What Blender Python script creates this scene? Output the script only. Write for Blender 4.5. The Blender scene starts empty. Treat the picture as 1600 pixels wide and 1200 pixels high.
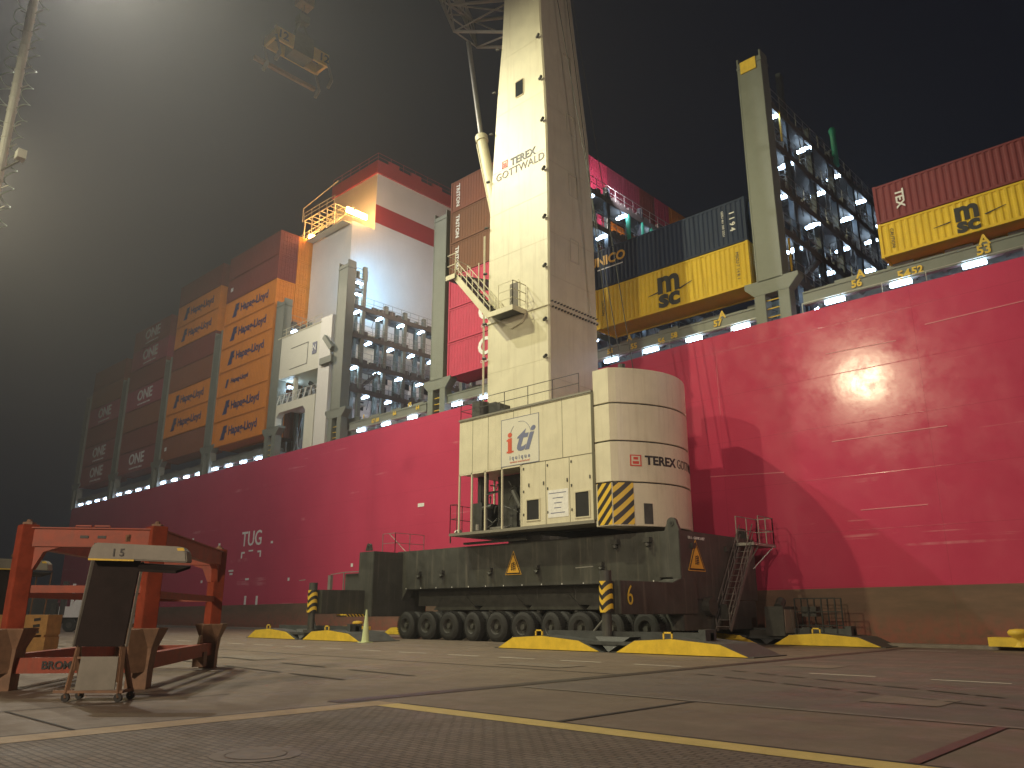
import bpy, math, random
from mathutils import Vector, Matrix
random.seed(7)
SC = bpy.context.scene
R = math.radians
# ------------------------------------------------------------------ camera
CAM_H, FPX, TILT, YAW = 1.6, 1240.0, math.atan(357/1240.0), R(43.3)
cd = bpy.data.cameras.new('camera'); cam = bpy.data.objects.new('camera', cd)
SC.collection.objects.link(cam); SC.camera = cam
cd.sensor_fit = 'HORIZONTAL'; cd.sensor_width = 36; cd.lens = 36*FPX/1600
cd.clip_start = 0.05; cd.clip_end = 2500
cam.location = (0, 0, CAM_H); cam.rotation_euler = (R(90)+TILT, 0, YAW)
# ------------------------------------------------------------------ night sky
w = bpy.data.worlds.new('World'); SC.world = w; w.use_nodes = True
nt = w.node_tree; bg = nt.nodes['Background']
sky = nt.nodes.new('ShaderNodeTexSky'); sky.sky_type = 'NISHITA'; sky.sun_disc = False
sky.sun_elevation = R(-4); sky.sun_rotation = R(200)
mixw = nt.nodes.new('ShaderNodeMix'); mixw.data_type = 'RGBA'; mixw.inputs[0].default_value = 0.97
mixw.inputs[7].default_value = (0.06, 0.075, 0.14, 1)
nt.links.new(sky.outputs[0], mixw.inputs[6]); nt.links.new(mixw.outputs[2], bg.inputs[0])
bg.inputs[1].default_value = 0.06
SC.view_settings.view_transform = 'Standard'; SC.view_settings.look = 'None'
SC.view_settings.exposure = 0.0; SC.view_settings.gamma = 1
# ------------------------------------------------------------------ harbour floodlights and added fill lamps
def lamp(name, kind, loc, energy, color, radius=0.4, target=None, spot=70, blend=0.5):
    ld = bpy.data.lights.new(name, kind); ld.energy = energy; ld.color = color
    ld.shadow_soft_size = radius
    o = bpy.data.objects.new(name, ld); SC.collection.objects.link(o); o.location = loc
    if target:
        o.rotation_euler = (Vector(target)-Vector(loc)).to_track_quat('-Z', 'Y').to_euler()
    if kind == 'SPOT': ld.spot_size = R(spot); ld.spot_blend = blend
    return o
lamp('floodlight_on_neighbour_crane', 'SPOT', (-57, 13.6, 51.5), 43000, (1, .95, .84), .5, (-62, 26, 0), 152, .4)
lamp('floodlight_on_ladder_mast', 'SPOT', (-43.6, 8.8, 45), 48000, (1, .94, .55), .35, (-30, 40, 6), 98, .75)
lamp('floodlight_far_along_quay', 'SPOT', (-120, 13, 58), 90000, (1, .88, .62), .8, (-28, 36, 7), 44, .7)
lamp('floodlight_on_yard_mast', 'SPOT', (-34.4, -16.3, 30.8), 27000, (1, .90, .56), .42, (-26, 38, 15), 72, .6)
lamp('fill_light_right', 'SPOT', (20, 8, 20), 24000, (1, .77, .66), 1.0, (-36, 37, 21), 62, .7)  # added unseen fill; its pink tint stands in for light off the hull
lamp('fill_light_foreground', 'SPOT', (-4, -24, 16), 36000, (1, .78, .55), .6, (-11, 6, 0), 80, .9)  # added unseen fill that brightens the foreground ground and frame
lamp('funnel_sodium_floodlight', 'POINT', (-70.0, 48.6, 47.6), 380, (1, .50, .16), .3)
lamp('hatch_bay_sodium_floodlight', 'POINT', (-77.6, 48.0, 46.0), 600, (1, .50, .16), .3)
lamp('bridge_blue_floodlight', 'SPOT', (-66.0, 47.2, 36.0), 4500, (.12, .55, 1), .2, (-71, 51, 37.5), 95, .8)
lamp('inner_bridge_work_light', 'SPOT', (-33.0, 47.6, 35.2), 1500, (.95, .85, 1), .2, (-36.7, 52, 36), 140, .7)
lamp('fill_light_casing', 'SPOT', (-51.5, 49.0, 38.5), 9000, (1, .80, .66), .3, (-71, 57, 40), 120, .7)  # added fill lamp that brightens the white engine casing

# ------------------------------------------------------------------ helpers
def cam_basis():
    F = Vector((-math.sin(YAW)*math.cos(TILT), math.cos(YAW)*math.cos(TILT), math.sin(TILT)))
    Rt = Vector((math.cos(YAW), math.sin(YAW), 0)); return F, Rt, Rt.cross(F)
_F, _R, _U = cam_basis()
def survey(px, py, X=None, Y=None, Z=None):
    """measure a world point on a known plane from its place in the 1600 px photograph"""
    d = _R*(px-800)/FPX + _U*(600-py)/FPX + _F; c = Vector((0, 0, CAM_H))
    t = X/d.x if X is not None else (Y/d.y if Y is not None else (Z-CAM_H)/d.z)
    return c + d*t
def tag(o, label=None, cat=None, group=None, kind=None):
    if label: o['label'] = label
    if cat: o['category'] = cat
    if group: o['group'] = group
    if kind: o['kind'] = kind
    return o
ORG = {}
def empty(name, loc, parent=None, rz=0):
    o = bpy.data.objects.new(name, None); SC.collection.objects.link(o)
    o.empty_display_size = 0.3
    if parent is None:
        o.location = loc; o.rotation_euler = (0, 0, rz); ORG[o.name] = Vector(loc)
    else:
        o.parent = parent; ORG[o.name] = ORG[parent.name]
    return o
class MB:
    def __init__(s): s.v = []; s.f = []; s.m = []
    def add(s, vs, fs, mi=0):
        n = len(s.v); s.v += [tuple(v) for v in vs]; s.f += [tuple(i+n for i in f) for f in fs]; s.m += [mi]*len(fs); return s
    def box(s, x0, x1, y0, y1, z0, z1, mi=0):
        vs = [(x, y, z) for x in (x0, x1) for y in (y0, y1) for z in (z0, z1)]
        return s.add(vs, [(0,1,3,2),(4,6,7,5),(0,4,5,1),(2,3,7,6),(0,2,6,4),(1,5,7,3)], mi)
    def bar(s, p, q, wd, hd=None, mi=0, up=(0,0,1)):
        p = Vector(p); q = Vector(q); d = (q-p)
        if d.length < 1e-6: return s
        d.normalize(); u = Vector(up)
        if abs(d.dot(u)) > .98: u = Vector((0,1,0))
        a = d.cross(u).normalized(); b = a.cross(d); hd = hd or wd
        vs = [c + a*(sx*wd/2) + b*(sz*hd/2) for c in (p, q) for sx, sz in ((-1,-1),(1,-1),(1,1),(-1,1))]
        return s.add(vs, [(3,2,1,0),(4,5,6,7),(0,1,5,4),(1,2,6,5),(2,3,7,6),(3,0,4,7)], mi)
    def tube(s, p, q, r, r2=None, n=8, mi=0, cap=True):
        p = Vector(p); q = Vector(q); d = (q-p).normalized(); r2 = r if r2 is None else r2
        u = Vector((0,0,1)) if abs(d.z) < .9 else Vector((0,1,0))
        a = d.cross(u).normalized(); b = a.cross(d)
        vs = []
        for c, rr in ((p, r), (q, r2)):
            for i in range(n):
                t = 2*math.pi*i/n; vs.append(c + a*(math.cos(t)*rr) + b*(math.sin(t)*rr))
        fs = [(i, (i+1)%n, n+(i+1)%n, n+i) for i in range(n)]
        if cap: fs += [tuple(range(n-1,-1,-1)), tuple(range(n, 2*n))]
        return s.add(vs, fs, mi)
    def poly(s, pts, ext, mi=0):
        """planar polygon given in 3D, extruded along the vector ext"""
        n = len(pts); e = Vector(ext); P = [Vector(p) for p in pts]
        return s.add(P + [p+e for p in P], [tuple(range(n-1,-1,-1)), tuple(range(n, 2*n))] +
                     [(i, (i+1)%n, n+(i+1)%n, n+i) for i in range(n)], mi)
    def rings(s, rs, close=True, cap=True, mi=0):
        n = len(rs[0]); vs = [p for r in rs for p in r]; fs = []
        for k in range(len(rs)-1):
            for i in range(n if close else n-1):
                j = (i+1) % n; fs.append((k*n+i, k*n+j, (k+1)*n+j, (k+1)*n+i))
        if cap: fs += [tuple(range(n-1,-1,-1)), tuple(range((len(rs)-1)*n, len(rs)*n))]
        return s.add(vs, fs, mi)
    def rail(s, pts, h=1.05, step=1.5, r=.022, mids=1, mi=0):
        """guard rail along a polyline"""
        for a, b in zip(pts[:-1], pts[1:]):
            a = Vector(a); b = Vector(b); n = max(1, round((b-a).length/step))
            for k in range(mids+1):
                dz = Vector((0,0,h*(k+1)/(mids+1))); s.bar(a+dz, b+dz, r*1.6, mi=mi)
            for i in range(n+1):
                c = a+(b-a)*i/n; s.bar(c, c+Vector((0,0,h)), r*1.6, mi=mi)
        return s
    def mesh(s, name, org=Vector((0,0,0)), smooth=False):
        me = bpy.data.meshes.new(name)
        me.from_pydata([tuple(Vector(v)-org) for v in s.v], [], s.f); 
        return me
KEEP = {'counterweight','machinery_house','chassis','tower','code_lettering','lashing_gear','walkway','panel_seam','notice_text_line','side_panels','mooring_winch','engine','sign_pictogram',
        'logo_arc','rim','hub','wheel','lattice_boom','number','hull','step','access_stair','emblem','coaming_plate','swash_line','marker_reflector','box','coiled_cable'}
def clusters(mb):
    """groups of touching pieces of a builder"""
    n = len(mb.v); par = list(range(n))
    def fd(i):
        while par[i] != i: par[i] = par[par[i]]; i = par[i]
        return i
    for f in mb.f:
        for j in f[1:]: par[fd(j)] = fd(f[0])
    isl = {}
    for i, v in enumerate(mb.v):
        b = isl.setdefault(fd(i), [*v, *v])
        for k in range(3): b[k] = min(b[k], v[k]); b[k+3] = max(b[k+3], v[k])
    ks = list(isl); gp = {k: k for k in ks}
    def fg(i):
        while gp[i] != i: i = gp[i]
        return i
    if len(ks) > 60 or len(ks) < 2: return None
    for a in range(len(ks)):
        for c in range(a+1, len(ks)):
            A, B = isl[ks[a]], isl[ks[c]]
            if all(A[k] <= B[k+3]+.03 and B[k] <= A[k+3]+.03 for k in range(3)): gp[fg(ks[c])] = fg(ks[a])
    out = {}
    for fi, f in enumerate(mb.f): out.setdefault(fg(fd(f[0])), []).append(f)
    return list(out.values())
def obj(name, mb, mat, parent=None, loc=None, smooth=False, bevel=0, me=None, split=True):
    if split and parent is not None and mb is not None and me is None and name not in KEEP and not isinstance(mat, (list, tuple)):
        cl = clusters(mb)
        if cl and 2 <= len(cl) <= 34:
            first = None
            for fs in cl:
                idx = sorted({i for f in fs for i in f}); mp = {i: k for k, i in enumerate(idx)}
                q = MB(); q.add([mb.v[i] for i in idx], [tuple(mp[i] for i in f) for f in fs])
                o = obj(name, q, mat, parent, loc, smooth, bevel, split=False); first = first or o
            return first
    org = ORG[parent.name] if parent is not None else Vector(loc or (0,0,0))
    if me is None: me = mb.mesh(name, org)
    mats = mat if isinstance(mat, (list, tuple)) else [mat]
    if not me.materials:
        for m in mats: me.materials.append(m)
        if mb is not None and len(mats) > 1: me.polygons.foreach_set('material_index', mb.m)
        if smooth: me.polygons.foreach_set('use_smooth', [True]*len(me.polygons))
        import bmesh
        bm = bmesh.new(); bm.from_mesh(me); bmesh.ops.recalc_face_normals(bm, faces=bm.faces)
        if bevel:
            bmesh.ops.bevel(bm, geom=[e for e in bm.edges if len(e.link_faces) == 2 and e.calc_face_angle(0) > .6],
                            offset=bevel, segments=2, affect='EDGES', clamp_overlap=True)
        bm.to_mesh(me); bm.free()
    o = bpy.data.objects.new(name, me); SC.collection.objects.link(o)
    if parent is not None: o.parent = parent
    else: o.location = org
    ORG[o.name] = org
    return o
def text(name, body, size, mat, parent, org, facing='-Y', bold=0, align='CENTER', spacing=1, shear=0, rot=0, xs=1, depth=.01, fn=None):
    cu = bpy.data.curves.new(name, 'FONT'); cu.body = body; cu.size = size; cu.offset = bold
    cu.extrude = depth; cu.align_x = align; cu.align_y = 'CENTER'; cu.space_character = spacing; cu.shear = shear
    cu.resolution_u = 3; cu.space_line = .8
    t = bpy.data.objects.new('t', cu); SC.collection.objects.link(t)
    me = bpy.data.meshes.new_from_object(t.evaluated_get(bpy.context.evaluated_depsgraph_get()))
    bpy.data.objects.remove(t); bpy.data.curves.remove(cu)
    rm = Matrix.Rotation(rot, 3, 'Z')
    o0 = Vector(org); po = ORG[parent.name] if parent is not None else Vector((0,0,0))
    for v in me.vertices:
        c = rm @ Vector((v.co.x*xs, v.co.y, v.co.z))
        if fn: p = fn(c)
        elif facing == '-Y': p = o0 + Vector((c.x, -c.z, c.y))
        elif facing == '+X': p = o0 + Vector((c.z, c.x, c.y))
        elif facing == '+Z': p = o0 + Vector((c.x, c.y, c.z))
        else: p = o0 + Vector((-c.z, -c.x, c.y))
        v.co = p - po
    me.materials.clear(); me.materials.append(mat); me.name = name
    o = bpy.data.objects.new(name, me); SC.collection.objects.link(o)
    if parent is not None: o.parent = parent
    ORG[o.name] = po
    return o
# ------------------------------------------------------------------ materials
def mat(name, col, rough=.5, metal=0, var=.12, scale=.6, streak=.0, streakcol=(.12,.07,.04), bump=.0, bscale=8, coat=0, spec=.5, fine=.0):
    m = bpy.data.materials.new(name); m.use_nodes = True; n = m.node_tree.nodes; L = m.node_tree.links
    b = n['Principled BSDF']; b.inputs['Roughness'].default_value = rough; b.inputs['Metallic'].default_value = metal
    b.inputs['Specular IOR Level'].default_value = spec; b.inputs['Coat Weight'].default_value = coat
    tc = n.new('ShaderNodeTexCoord')
    no = n.new('ShaderNodeTexNoise'); no.inputs['Scale'].default_value = scale; no.inputs['Detail'].default_value = 8; no.inputs['Roughness'].default_value = .65
    L.new(tc.outputs['Object'], no.inputs['Vector'])
    mx = n.new('ShaderNodeMix'); mx.data_type = 'RGBA'; mx.blend_type = 'MIX'
    c0 = [max(0, c*(1-var)) for c in col]; c1 = [min(1, c*(1+var)) for c in col]
    mx.inputs[6].default_value = (*c0, 1); mx.inputs[7].default_value = (*c1, 1)
    mr = n.new('ShaderNodeMapRange'); mr.inputs[1].default_value = .3; mr.inputs[2].default_value = .7
    L.new(no.outputs[0], mr.inputs[0]); L.new(mr.outputs[0], mx.inputs[0]); out = mx.outputs[2]
    if streak:
        mp = n.new('ShaderNodeMapping'); mp.inputs['Scale'].default_value = (3.5, 3.5, .18)
        L.new(tc.outputs['Object'], mp.inputs[0])
        ns = n.new('ShaderNodeTexNoise'); ns.inputs['Scale'].default_value = 1.0; ns.inputs['Detail'].default_value = 6; ns.inputs['Roughness'].default_value = .7
        L.new(mp.outputs[0], ns.inputs['Vector'])
        r2 = n.new('ShaderNodeMapRange'); r2.inputs[1].default_value = .52; r2.inputs[2].default_value = .78; r2.inputs[4].default_value = streak
        L.new(ns.outputs[0], r2.inputs[0])
        m2 = n.new('ShaderNodeMix'); m2.data_type = 'RGBA'; m2.inputs[7].default_value = (*streakcol, 1)
        L.new(r2.outputs[0], m2.inputs[0]); L.new(out, m2.inputs[6]); out = m2.outputs[2]
    L.new(out, b.inputs['Base Color'])
    r3 = n.new('ShaderNodeMapRange'); r3.inputs[3].default_value = max(.03, rough-.1); r3.inputs[4].default_value = min(1, rough+.12)
    L.new(no.outputs[0], r3.inputs[0]); L.new(r3.outputs[0], b.inputs['Roughness'])
    if bump:
        nb = n.new('ShaderNodeTexNoise'); nb.inputs['Scale'].default_value = bscale; nb.inputs['Detail'].default_value = 4
        L.new(tc.outputs['Object'], nb.inputs['Vector'])
        bp = n.new('ShaderNodeBump'); bp.inputs['Strength'].default_value = bump; bp.inputs['Distance'].default_value = .05
        L.new(nb.outputs[0], bp.inputs['Height']); L.new(bp.outputs[0], b.inputs['Normal'])
    return m
def glow(name, col, strength):
    m = bpy.data.materials.new(name); m.use_nodes = True; b = m.node_tree.nodes['Principled BSDF']
    b.inputs['Base Color'].default_value = (*col, 1); b.inputs['Emission Color'].default_value = (*col, 1)
    b.inputs['Emission Strength'].default_value = strength; return m
M = dict(
    cream=mat('cream_crane_paint', (.66,.62,.46), .42, var=.08, scale=.8, streak=.42, streakcol=(.34,.27,.16), bump=.08, bscale=1.2),
    chassis=mat('dark_grey_chassis_paint', (.052,.053,.047), .5, var=.35, scale=.8, streak=.35, streakcol=(.28,.25,.20), bump=.1, bscale=3),
    black=mat('black_steel', (.015,.015,.015), .5),
    dark=mat('dark_machinery', (.05,.05,.045), .5, var=.4, scale=3),
    rubber=mat('tyre_rubber', (.018,.018,.017), .75, var=.3, scale=5, bump=.3, bscale=20),
    rim=mat('rim_paint', (.06,.06,.055), .5, var=.3, scale=4),
    lbridge=mat('olive_grey_ship_steel', (.17,.185,.155), .5, var=.12, scale=.7, streak=.12, streakcol=(.15,.08,.04)),
    lbdark=mat('lashing_gear_steel', (.09,.08,.07), .6, var=.3, scale=2),
    shaded_steel=mat('shaded_column_steel', (.045,.055,.065), .5, var=.3, scale=1.5),  # darkened column colour imitates shade on the nearer lashing bridges
    white=mat('white_ship_paint', (.72,.70,.65), .45, var=.05, scale=.3, streak=.08),
    shipred=mat('red_stripe_paint', (.42,.05,.06), .45, var=.08),
    yellow=mat('yellow_paint', (.72,.50,.04), .5, var=.14, scale=2, streak=.2, streakcol=(.15,.1,.04)),
    yelltxt=mat('yellow_stencil', (.70,.48,.05), .6),
    whitetxt=mat('white_lettering', (.75,.75,.72), .6, var=.1, scale=6),
    blacktxt=mat('black_lettering', (.02,.02,.022), .5),
    navytxt=mat('navy_lettering', (.02,.03,.12), .5),
    redtxt=mat('red_lettering', (.6,.05,.03), .5),
    greytxt=mat('grey_blue_lettering', (.10,.12,.22), .5),
    brtxt=mat('brown_thin_lettering', (.07,.05,.04), .5),
    padsteel=mat('pad_dark_steel', (.055,.06,.06), .55, var=.3, scale=3, bump=.2, bscale=12),
    galv=mat('galvanised_rail', (.34,.33,.30), .4, metal=.5, var=.15, scale=3),
    creamrail=mat('cream_rail_paint', (.60,.56,.40), .5),
    orange=mat('orange_frame_paint', (.29,.05,.022), .55, var=.3, scale=3, streak=.5, streakcol=(.15,.07,.04)),
    tan=mat('rusty_tan_steel', (.20,.115,.07), .65, var=.3, scale=4, streak=.3, streakcol=(.06,.04,.03)),
    board=mat('worn_grey_board_paint', (.20,.19,.165), .55, var=.15, scale=3, streak=.2, streakcol=(.08,.06,.05)),
    boarddark=mat('dark_rubber_panel', (.022,.016,.016), .85, spec=.2, var=.3, scale=3),
    sign=mat('warning_yellow', (.75,.42,.05), .5),
    led=glow('white_deck_led', (.55,.76,1.0), 24),
    sodium=glow('orange_sodium_lamp', (1,.52,.14), 60),
    redlamp=glow('red_lamp', (1,.1,.05), 6),
    rope=mat('wire_rope', (.05,.05,.05), .5, metal=.5),
    moor=mat('mooring_rope', (.38,.36,.32), .8),
    truckwhite=mat('white_truck_paint', (.75,.74,.70), .4),
    glass=mat('dark_glass', (.02,.025,.03), .08, var=.05),
    wood=mat('painted_crate', (.45,.25,.08), .7, var=.2, scale=4),
    green=mat('green_tarpaulin_paint', (.03,.35,.22), .5),
    ltgreen=mat('pale_green_cone', (.55,.62,.35), .6),
)
def hazard(name, org, ax, per, ang=1, chev=False):
    """yellow and black diagonal warning stripes, in world metres"""
    m = bpy.data.materials.new(name); m.use_nodes = True; n = m.node_tree.nodes; L = m.node_tree.links; b = n['Principled BSDF']
    g = n.new('ShaderNodeNewGeometry'); s = n.new('ShaderNodeSeparateXYZ'); L.new(g.outputs['Position'], s.inputs[0])
    a = s.outputs['X' if ax == 'x' else 'Y']
    def mth(op, x, y=None):
        k = n.new('ShaderNodeMath'); k.operation = op
        for i, q in enumerate((x, y)):
            if q is None: continue
            if isinstance(q, (int, float)): k.inputs[i].default_value = q
            else: L.new(q, k.inputs[i])
        return k.outputs[0]
    u = mth('SUBTRACT', a, org)
    if chev: u = mth('ABSOLUTE', u)
    u = mth('MULTIPLY', u, ang)
    t = mth('ADD', u, s.outputs['Z']); t = mth('DIVIDE', t, per); t = mth('FRACT', t); t = mth('GREATER_THAN', t, .5)
    mx = n.new('ShaderNodeMix'); mx.data_type = 'RGBA'; mx.inputs[6].default_value = (.018,.016,.015,1); mx.inputs[7].default_value = (.72,.48,.04,1)
    L.new(t, mx.inputs[0]); L.new(mx.outputs[2], b.inputs['Base Color']); b.inputs['Roughness'].default_value = .5
    return m
def hull_mat():
    m = bpy.data.materials.new('magenta_hull_paint'); m.use_nodes = True; n = m.node_tree.nodes; L = m.node_tree.links; b = n['Principled BSDF']
    g = n.new('ShaderNodeNewGeometry'); s = n.new('ShaderNodeSeparateXYZ'); L.new(g.outputs['Position'], s.inputs[0])
    def mth(op, x, y=None, z=None):
        k = n.new('ShaderNodeMath'); k.operation = op
        for i, q in enumerate((x, y, z)):
            if q is None: continue
            if isinstance(q, (int, float)): k.inputs[i].default_value = q
            else: L.new(q, k.inputs[i])
        return k.outputs[0]
    def noise(vec, sc, det=6, ro=.6, scl=None):
        k = n.new('ShaderNodeTexNoise'); k.inputs['Scale'].default_value = sc; k.inputs['Detail'].default_value = det; k.inputs['Roughness'].default_value = ro
        if scl:
            mp = n.new('ShaderNodeMapping'); mp.inputs['Scale'].default_value = scl; L.new(vec, mp.inputs[0]); vec = mp.outputs[0]
        L.new(vec, k.inputs['Vector']); return k.outputs[0]
    def rng(v, a, bb, c=0., d=1.):
        k = n.new('ShaderNodeMapRange'); k.inputs[1].default_value = a; k.inputs[2].default_value = bb; k.inputs[3].default_value = c; k.inputs[4].default_value = d
        L.new(v, k.inputs[0]); return k.outputs[0]
    def mix(f, a, c):
        k = n.new('ShaderNodeMix'); k.data_type = 'RGBA'
        for i, q in ((0, f), (6, a), (7, c)):
            if isinstance(q, tuple): k.inputs[i].default_value = q
            elif isinstance(q, float): k.inputs[i].default_value = q
            else: L.new(q, k.inputs[i])
        return k.outputs[2]
    P = g.outputs['Position']
    big = noise(P, .25); fine = noise(P, 2.2)
    red = mix(rng(big, .3, .7), (.50,.05,.11,1), (.55,.06,.125,1))
    red = mix(rng(noise(P, 1, 7, .7, (.9,.9,.06)), .60, .85, 0, .35), red, (.30,.02,.05,1))
    # scuff marks left by fenders, thin pale lines along the plating
    scuff = mth('MULTIPLY', rng(noise(P, 1, 3, .5, (.06,.06,2.2)), .66, .69), rng(noise(P, .35, 4), .5, .62))
    red = mix(mth('MULTIPLY', scuff, .38), red, (.75,.35,.38,1))
    low = mix(rng(noise(P, 1, 7, .7, (.35,.35,1.6)), .35, .68), (.115,.075,.05,1), (.19,.11,.075,1))
    z = s.outputs['Z']
    lowred = rng(z, 1.8, .7); lowred = mth('MULTIPLY', lowred, rng(fine, .3, .6))
    low = mix(lowred, low, (.25,.085,.06,1))
    zl = mth('ADD', mth('MULTIPLY', s.outputs['X'], .0075), 2.97)
    above = rng(mth('SUBTRACT', z, zl), -.012, .012)
    col = mix(above, low, red)
    # plating seams every 3 m of height and every 12 m of length
    sz = mth('ABSOLUTE', mth('SUBTRACT', mth('FRACT', mth('DIVIDE', z, 2.9)), .5)); sx = mth('ABSOLUTE', mth('SUBTRACT', mth('FRACT', mth('DIVIDE', s.outputs['X'], 11.7)), .5))
    seam = mth('MAXIMUM', rng(sz, .493, .4985), rng(sx, .4984, .4995))
    col = mix(mth('MULTIPLY', seam, .34), col, (.25,.02,.04,1))
    L.new(col, b.inputs['Base Color'])
    ro = rng(noise(P, .9, 6), .3, .7, .12, .24)
    ro = mth('MAXIMUM', ro, mth('MULTIPLY', mth('SUBTRACT', 1.0, above), .7))
    L.new(ro, b.inputs['Roughness'])
    h = mth('ADD', mth('MULTIPLY', noise(P, .42, 3), 1.0), mth('MULTIPLY', noise(P, 2.0, 3), .12))
    # frames showing through the plating
    fr = mth('MULTIPLY', mth('SINE', mth('MULTIPLY', s.outputs['X'], 2*math.pi/2.4)), .05)
    h = mth('ADD', mth('ADD', h, fr), mth('MULTIPLY', seam, .2))
    bp = n.new('ShaderNodeBump'); bp.inputs['Strength'].default_value = .5; bp.inputs['Distance'].default_value = .016
    L.new(h, bp.inputs['Height']); L.new(bp.outputs[0], b.inputs['Normal'])
    return m
def ground_mat(name, cols, scale, bumps, cobble=False, dirt=.5, rough=(.45,.85)):
    m = bpy.data.materials.new(name); m.use_nodes = True; n = m.node_tree.nodes; L = m.node_tree.links; b = n['Principled BSDF']
    tc = n.new('ShaderNodeNewGeometry').outputs['Position']
    def noise(sc, det=8, ro=.65, scl=None):
        k = n.new('ShaderNodeTexNoise'); k.inputs['Scale'].default_value = sc; k.inputs['Detail'].default_value = det; k.inputs['Roughness'].default_value = ro
        if scl:
            mp = n.new('ShaderNodeMapping'); mp.inputs['Scale'].default_value = scl; L.new(tc, mp.inputs[0]); L.new(mp.outputs[0], k.inputs['Vector'])
        else: L.new(tc, k.inputs['Vector'])
        return k.outputs[0]
    def rng(v, a, bb, c=0., d=1.):
        k = n.new('ShaderNodeMapRange'); k.inputs[1].default_value = a; k.inputs[2].default_value = bb; k.inputs[3].default_value = c; k.inputs[4].default_value = d
        L.new(v, k.inputs[0]); return k.outputs[0]
    def mix(f, a, c, bt='MIX'):
        k = n.new('ShaderNodeMix'); k.data_type = 'RGBA'; k.blend_type = bt
        for i, q in ((0, f), (6, a), (7, c)):
            if isinstance(q, tuple): k.inputs[i].default_value = q
            elif isinstance(q, float): k.inputs[i].default_value = q
            else: L.new(q, k.inputs[i])
        return k.outputs[2]
    col = mix(rng(noise(scale), .3, .7), (*cols[0], 1), (*cols[1], 1))
    col = mix(rng(noise(.22, 9, .7), .55, .72, 0, dirt), col, (*[c*.45 for c in cols[0]], 1))
    col = mix(rng(noise(1, 6, .6, (.12, 2.5, 1)), .58, .75, 0, dirt*.6), col, (*[c*.4 for c in cols[0]], 1))   # tyre tracks along the quay
    col = mix(rng(noise(9, 6, .7), .55, .8, 0, .5), col, (*[c*.55 for c in cols[0]], 1))
    hgt = noise(bumps, 6, .7)
    if cobble:
        br = n.new('ShaderNodeTexBrick'); br.inputs['Scale'].default_value = 1; br.offset = .5
        br.inputs['Brick Width'].default_value = .22; br.inputs['Row Height'].default_value = .11; br.inputs['Mortar Size'].default_value = .018; br.inputs['Mortar Smooth'].default_value = .4
        br.inputs['Color1'].default_value = (1,1,1,1); br.inputs['Color2'].default_value = (.62,.6,.58,1); br.inputs['Mortar'].default_value = (.18,.17,.16,1); br.inputs['Bias'].default_value = 0
        L.new(tc, br.inputs['Vector']); col = mix(.8, col, br.outputs['Color'], 'MULTIPLY')
        k = n.new('ShaderNodeMath'); k.operation = 'MULTIPLY_ADD'; L.new(br.outputs['Fac'], k.inputs[0]); k.inputs[1].default_value = -1.5; L.new(hgt, k.inputs[2]); hgt = k.outputs[0]
    L.new(col, b.inputs['Base Color'])
    L.new(rng(noise(.6, 7), .35, .65, rough[0], rough[1]), b.inputs['Roughness'])
    bp = n.new('ShaderNodeBump'); bp.inputs['Strength'].default_value = .55; bp.inputs['Distance'].default_value = .02
    L.new(hgt, bp.inputs['Height']); L.new(bp.outputs[0], b.inputs['Normal'])
    return m
# ================================================================== SETTING
def sheet(name, x0, x1, y0, y1, z, m, kind='structure', nx=1):
    mb = MB(); mb.add([(x0,y0,z),(x1,y0,z),(x1,y1,z),(x0,y1,z)], [(0,1,2,3)])
    return tag(obj(name, mb, m), kind=kind)
QY = 43.05      # edge of the quay
g = MB(); g.box(-400, 100, -70, QY, -4, 0)
tag(obj('ground', g, ground_mat('quay_concrete', ((.125,.095,.072),(.185,.145,.11)), .7, 14)), kind='structure')
tag(obj('water', MB().add([(-400,QY,-3),(100,QY,-3),(100,160,-3),(-400,160,-3)], [(0,1,2,3)]), mat('harbour_water', (.01,.012,.014), .12, bump=.4, bscale=.8)), kind='structure')
sheet('paving', -12.15, 40, -30, 9.38, .004, ground_mat('block_paving', ((.135,.108,.085),(.19,.15,.12)), 1.2, 24, cobble=True, dirt=.4))
sheet('concrete_apron', -12.9, 60, 14.0, 41.6, .004, ground_mat('dark_concrete', ((.10,.082,.074),(.145,.117,.10)), .9, 16, dirt=.55))
worn_yellow = ground_mat('worn_yellow_line', ((.46,.36,.12),(.58,.45,.16)), 3, 20, dirt=.45)
tanc = ground_mat('worn_tan_kerb', ((.27,.20,.12),(.36,.26,.15)), 3, 20, dirt=.5)
sheet('yellow_line', -12.15, 40, 9.38, 9.87, .009, worn_yellow)
sheet('tan_kerb_line', -12.75, -12.15, -20, 9.86, .009, tanc)
joint = mat('dark_joint', (.03,.026,.024), .8, var=.3, scale=5)
redjoint = mat('red_brown_slot_cover', (.11,.045,.04), .6, var=.3, scale=5)
sheet('cable_slot', -13.45, -13.0, 9.2, 41.5, .010, mat('cable_slot_steel', (.05,.04,.04), .45, metal=.3, var=.4, scale=3))
sheet('pavement_joint_near_edge', -12.15, 40, 9.88, 9.95, .012, joint)
sheet('pavement_joint_far_edge', -12.9, 60, 13.86, 14.0, .012, ground_mat('broken_joint', ((.16,.14,.12),(.26,.23,.2)), 8, 30, dirt=.8))
sheet('pavement_joint_cross', -8.46, -8.36, 9.95, 13.86, .012, joint)
sheet('red_slot_cover', -3.42, -3.26, 9.95, 13.86, .014, redjoint)
sheet('pavement_joint_left', -16.02, -15.97, -12, 8.6, .012, joint)
sheet('pavement_joint_left_cross', -15.97, -12.8, 4.55, 4.60, .012, joint)
sheet('pavement_joint_kerb', -12.83, -12.78, -12, 9.9, .012, joint)
sheet('pavement_joint_long', -60, -13.5, 18.35, 18.5, .008, mat('faint_joint', (.075,.058,.045), .8, var=.3, scale=2))
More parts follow.
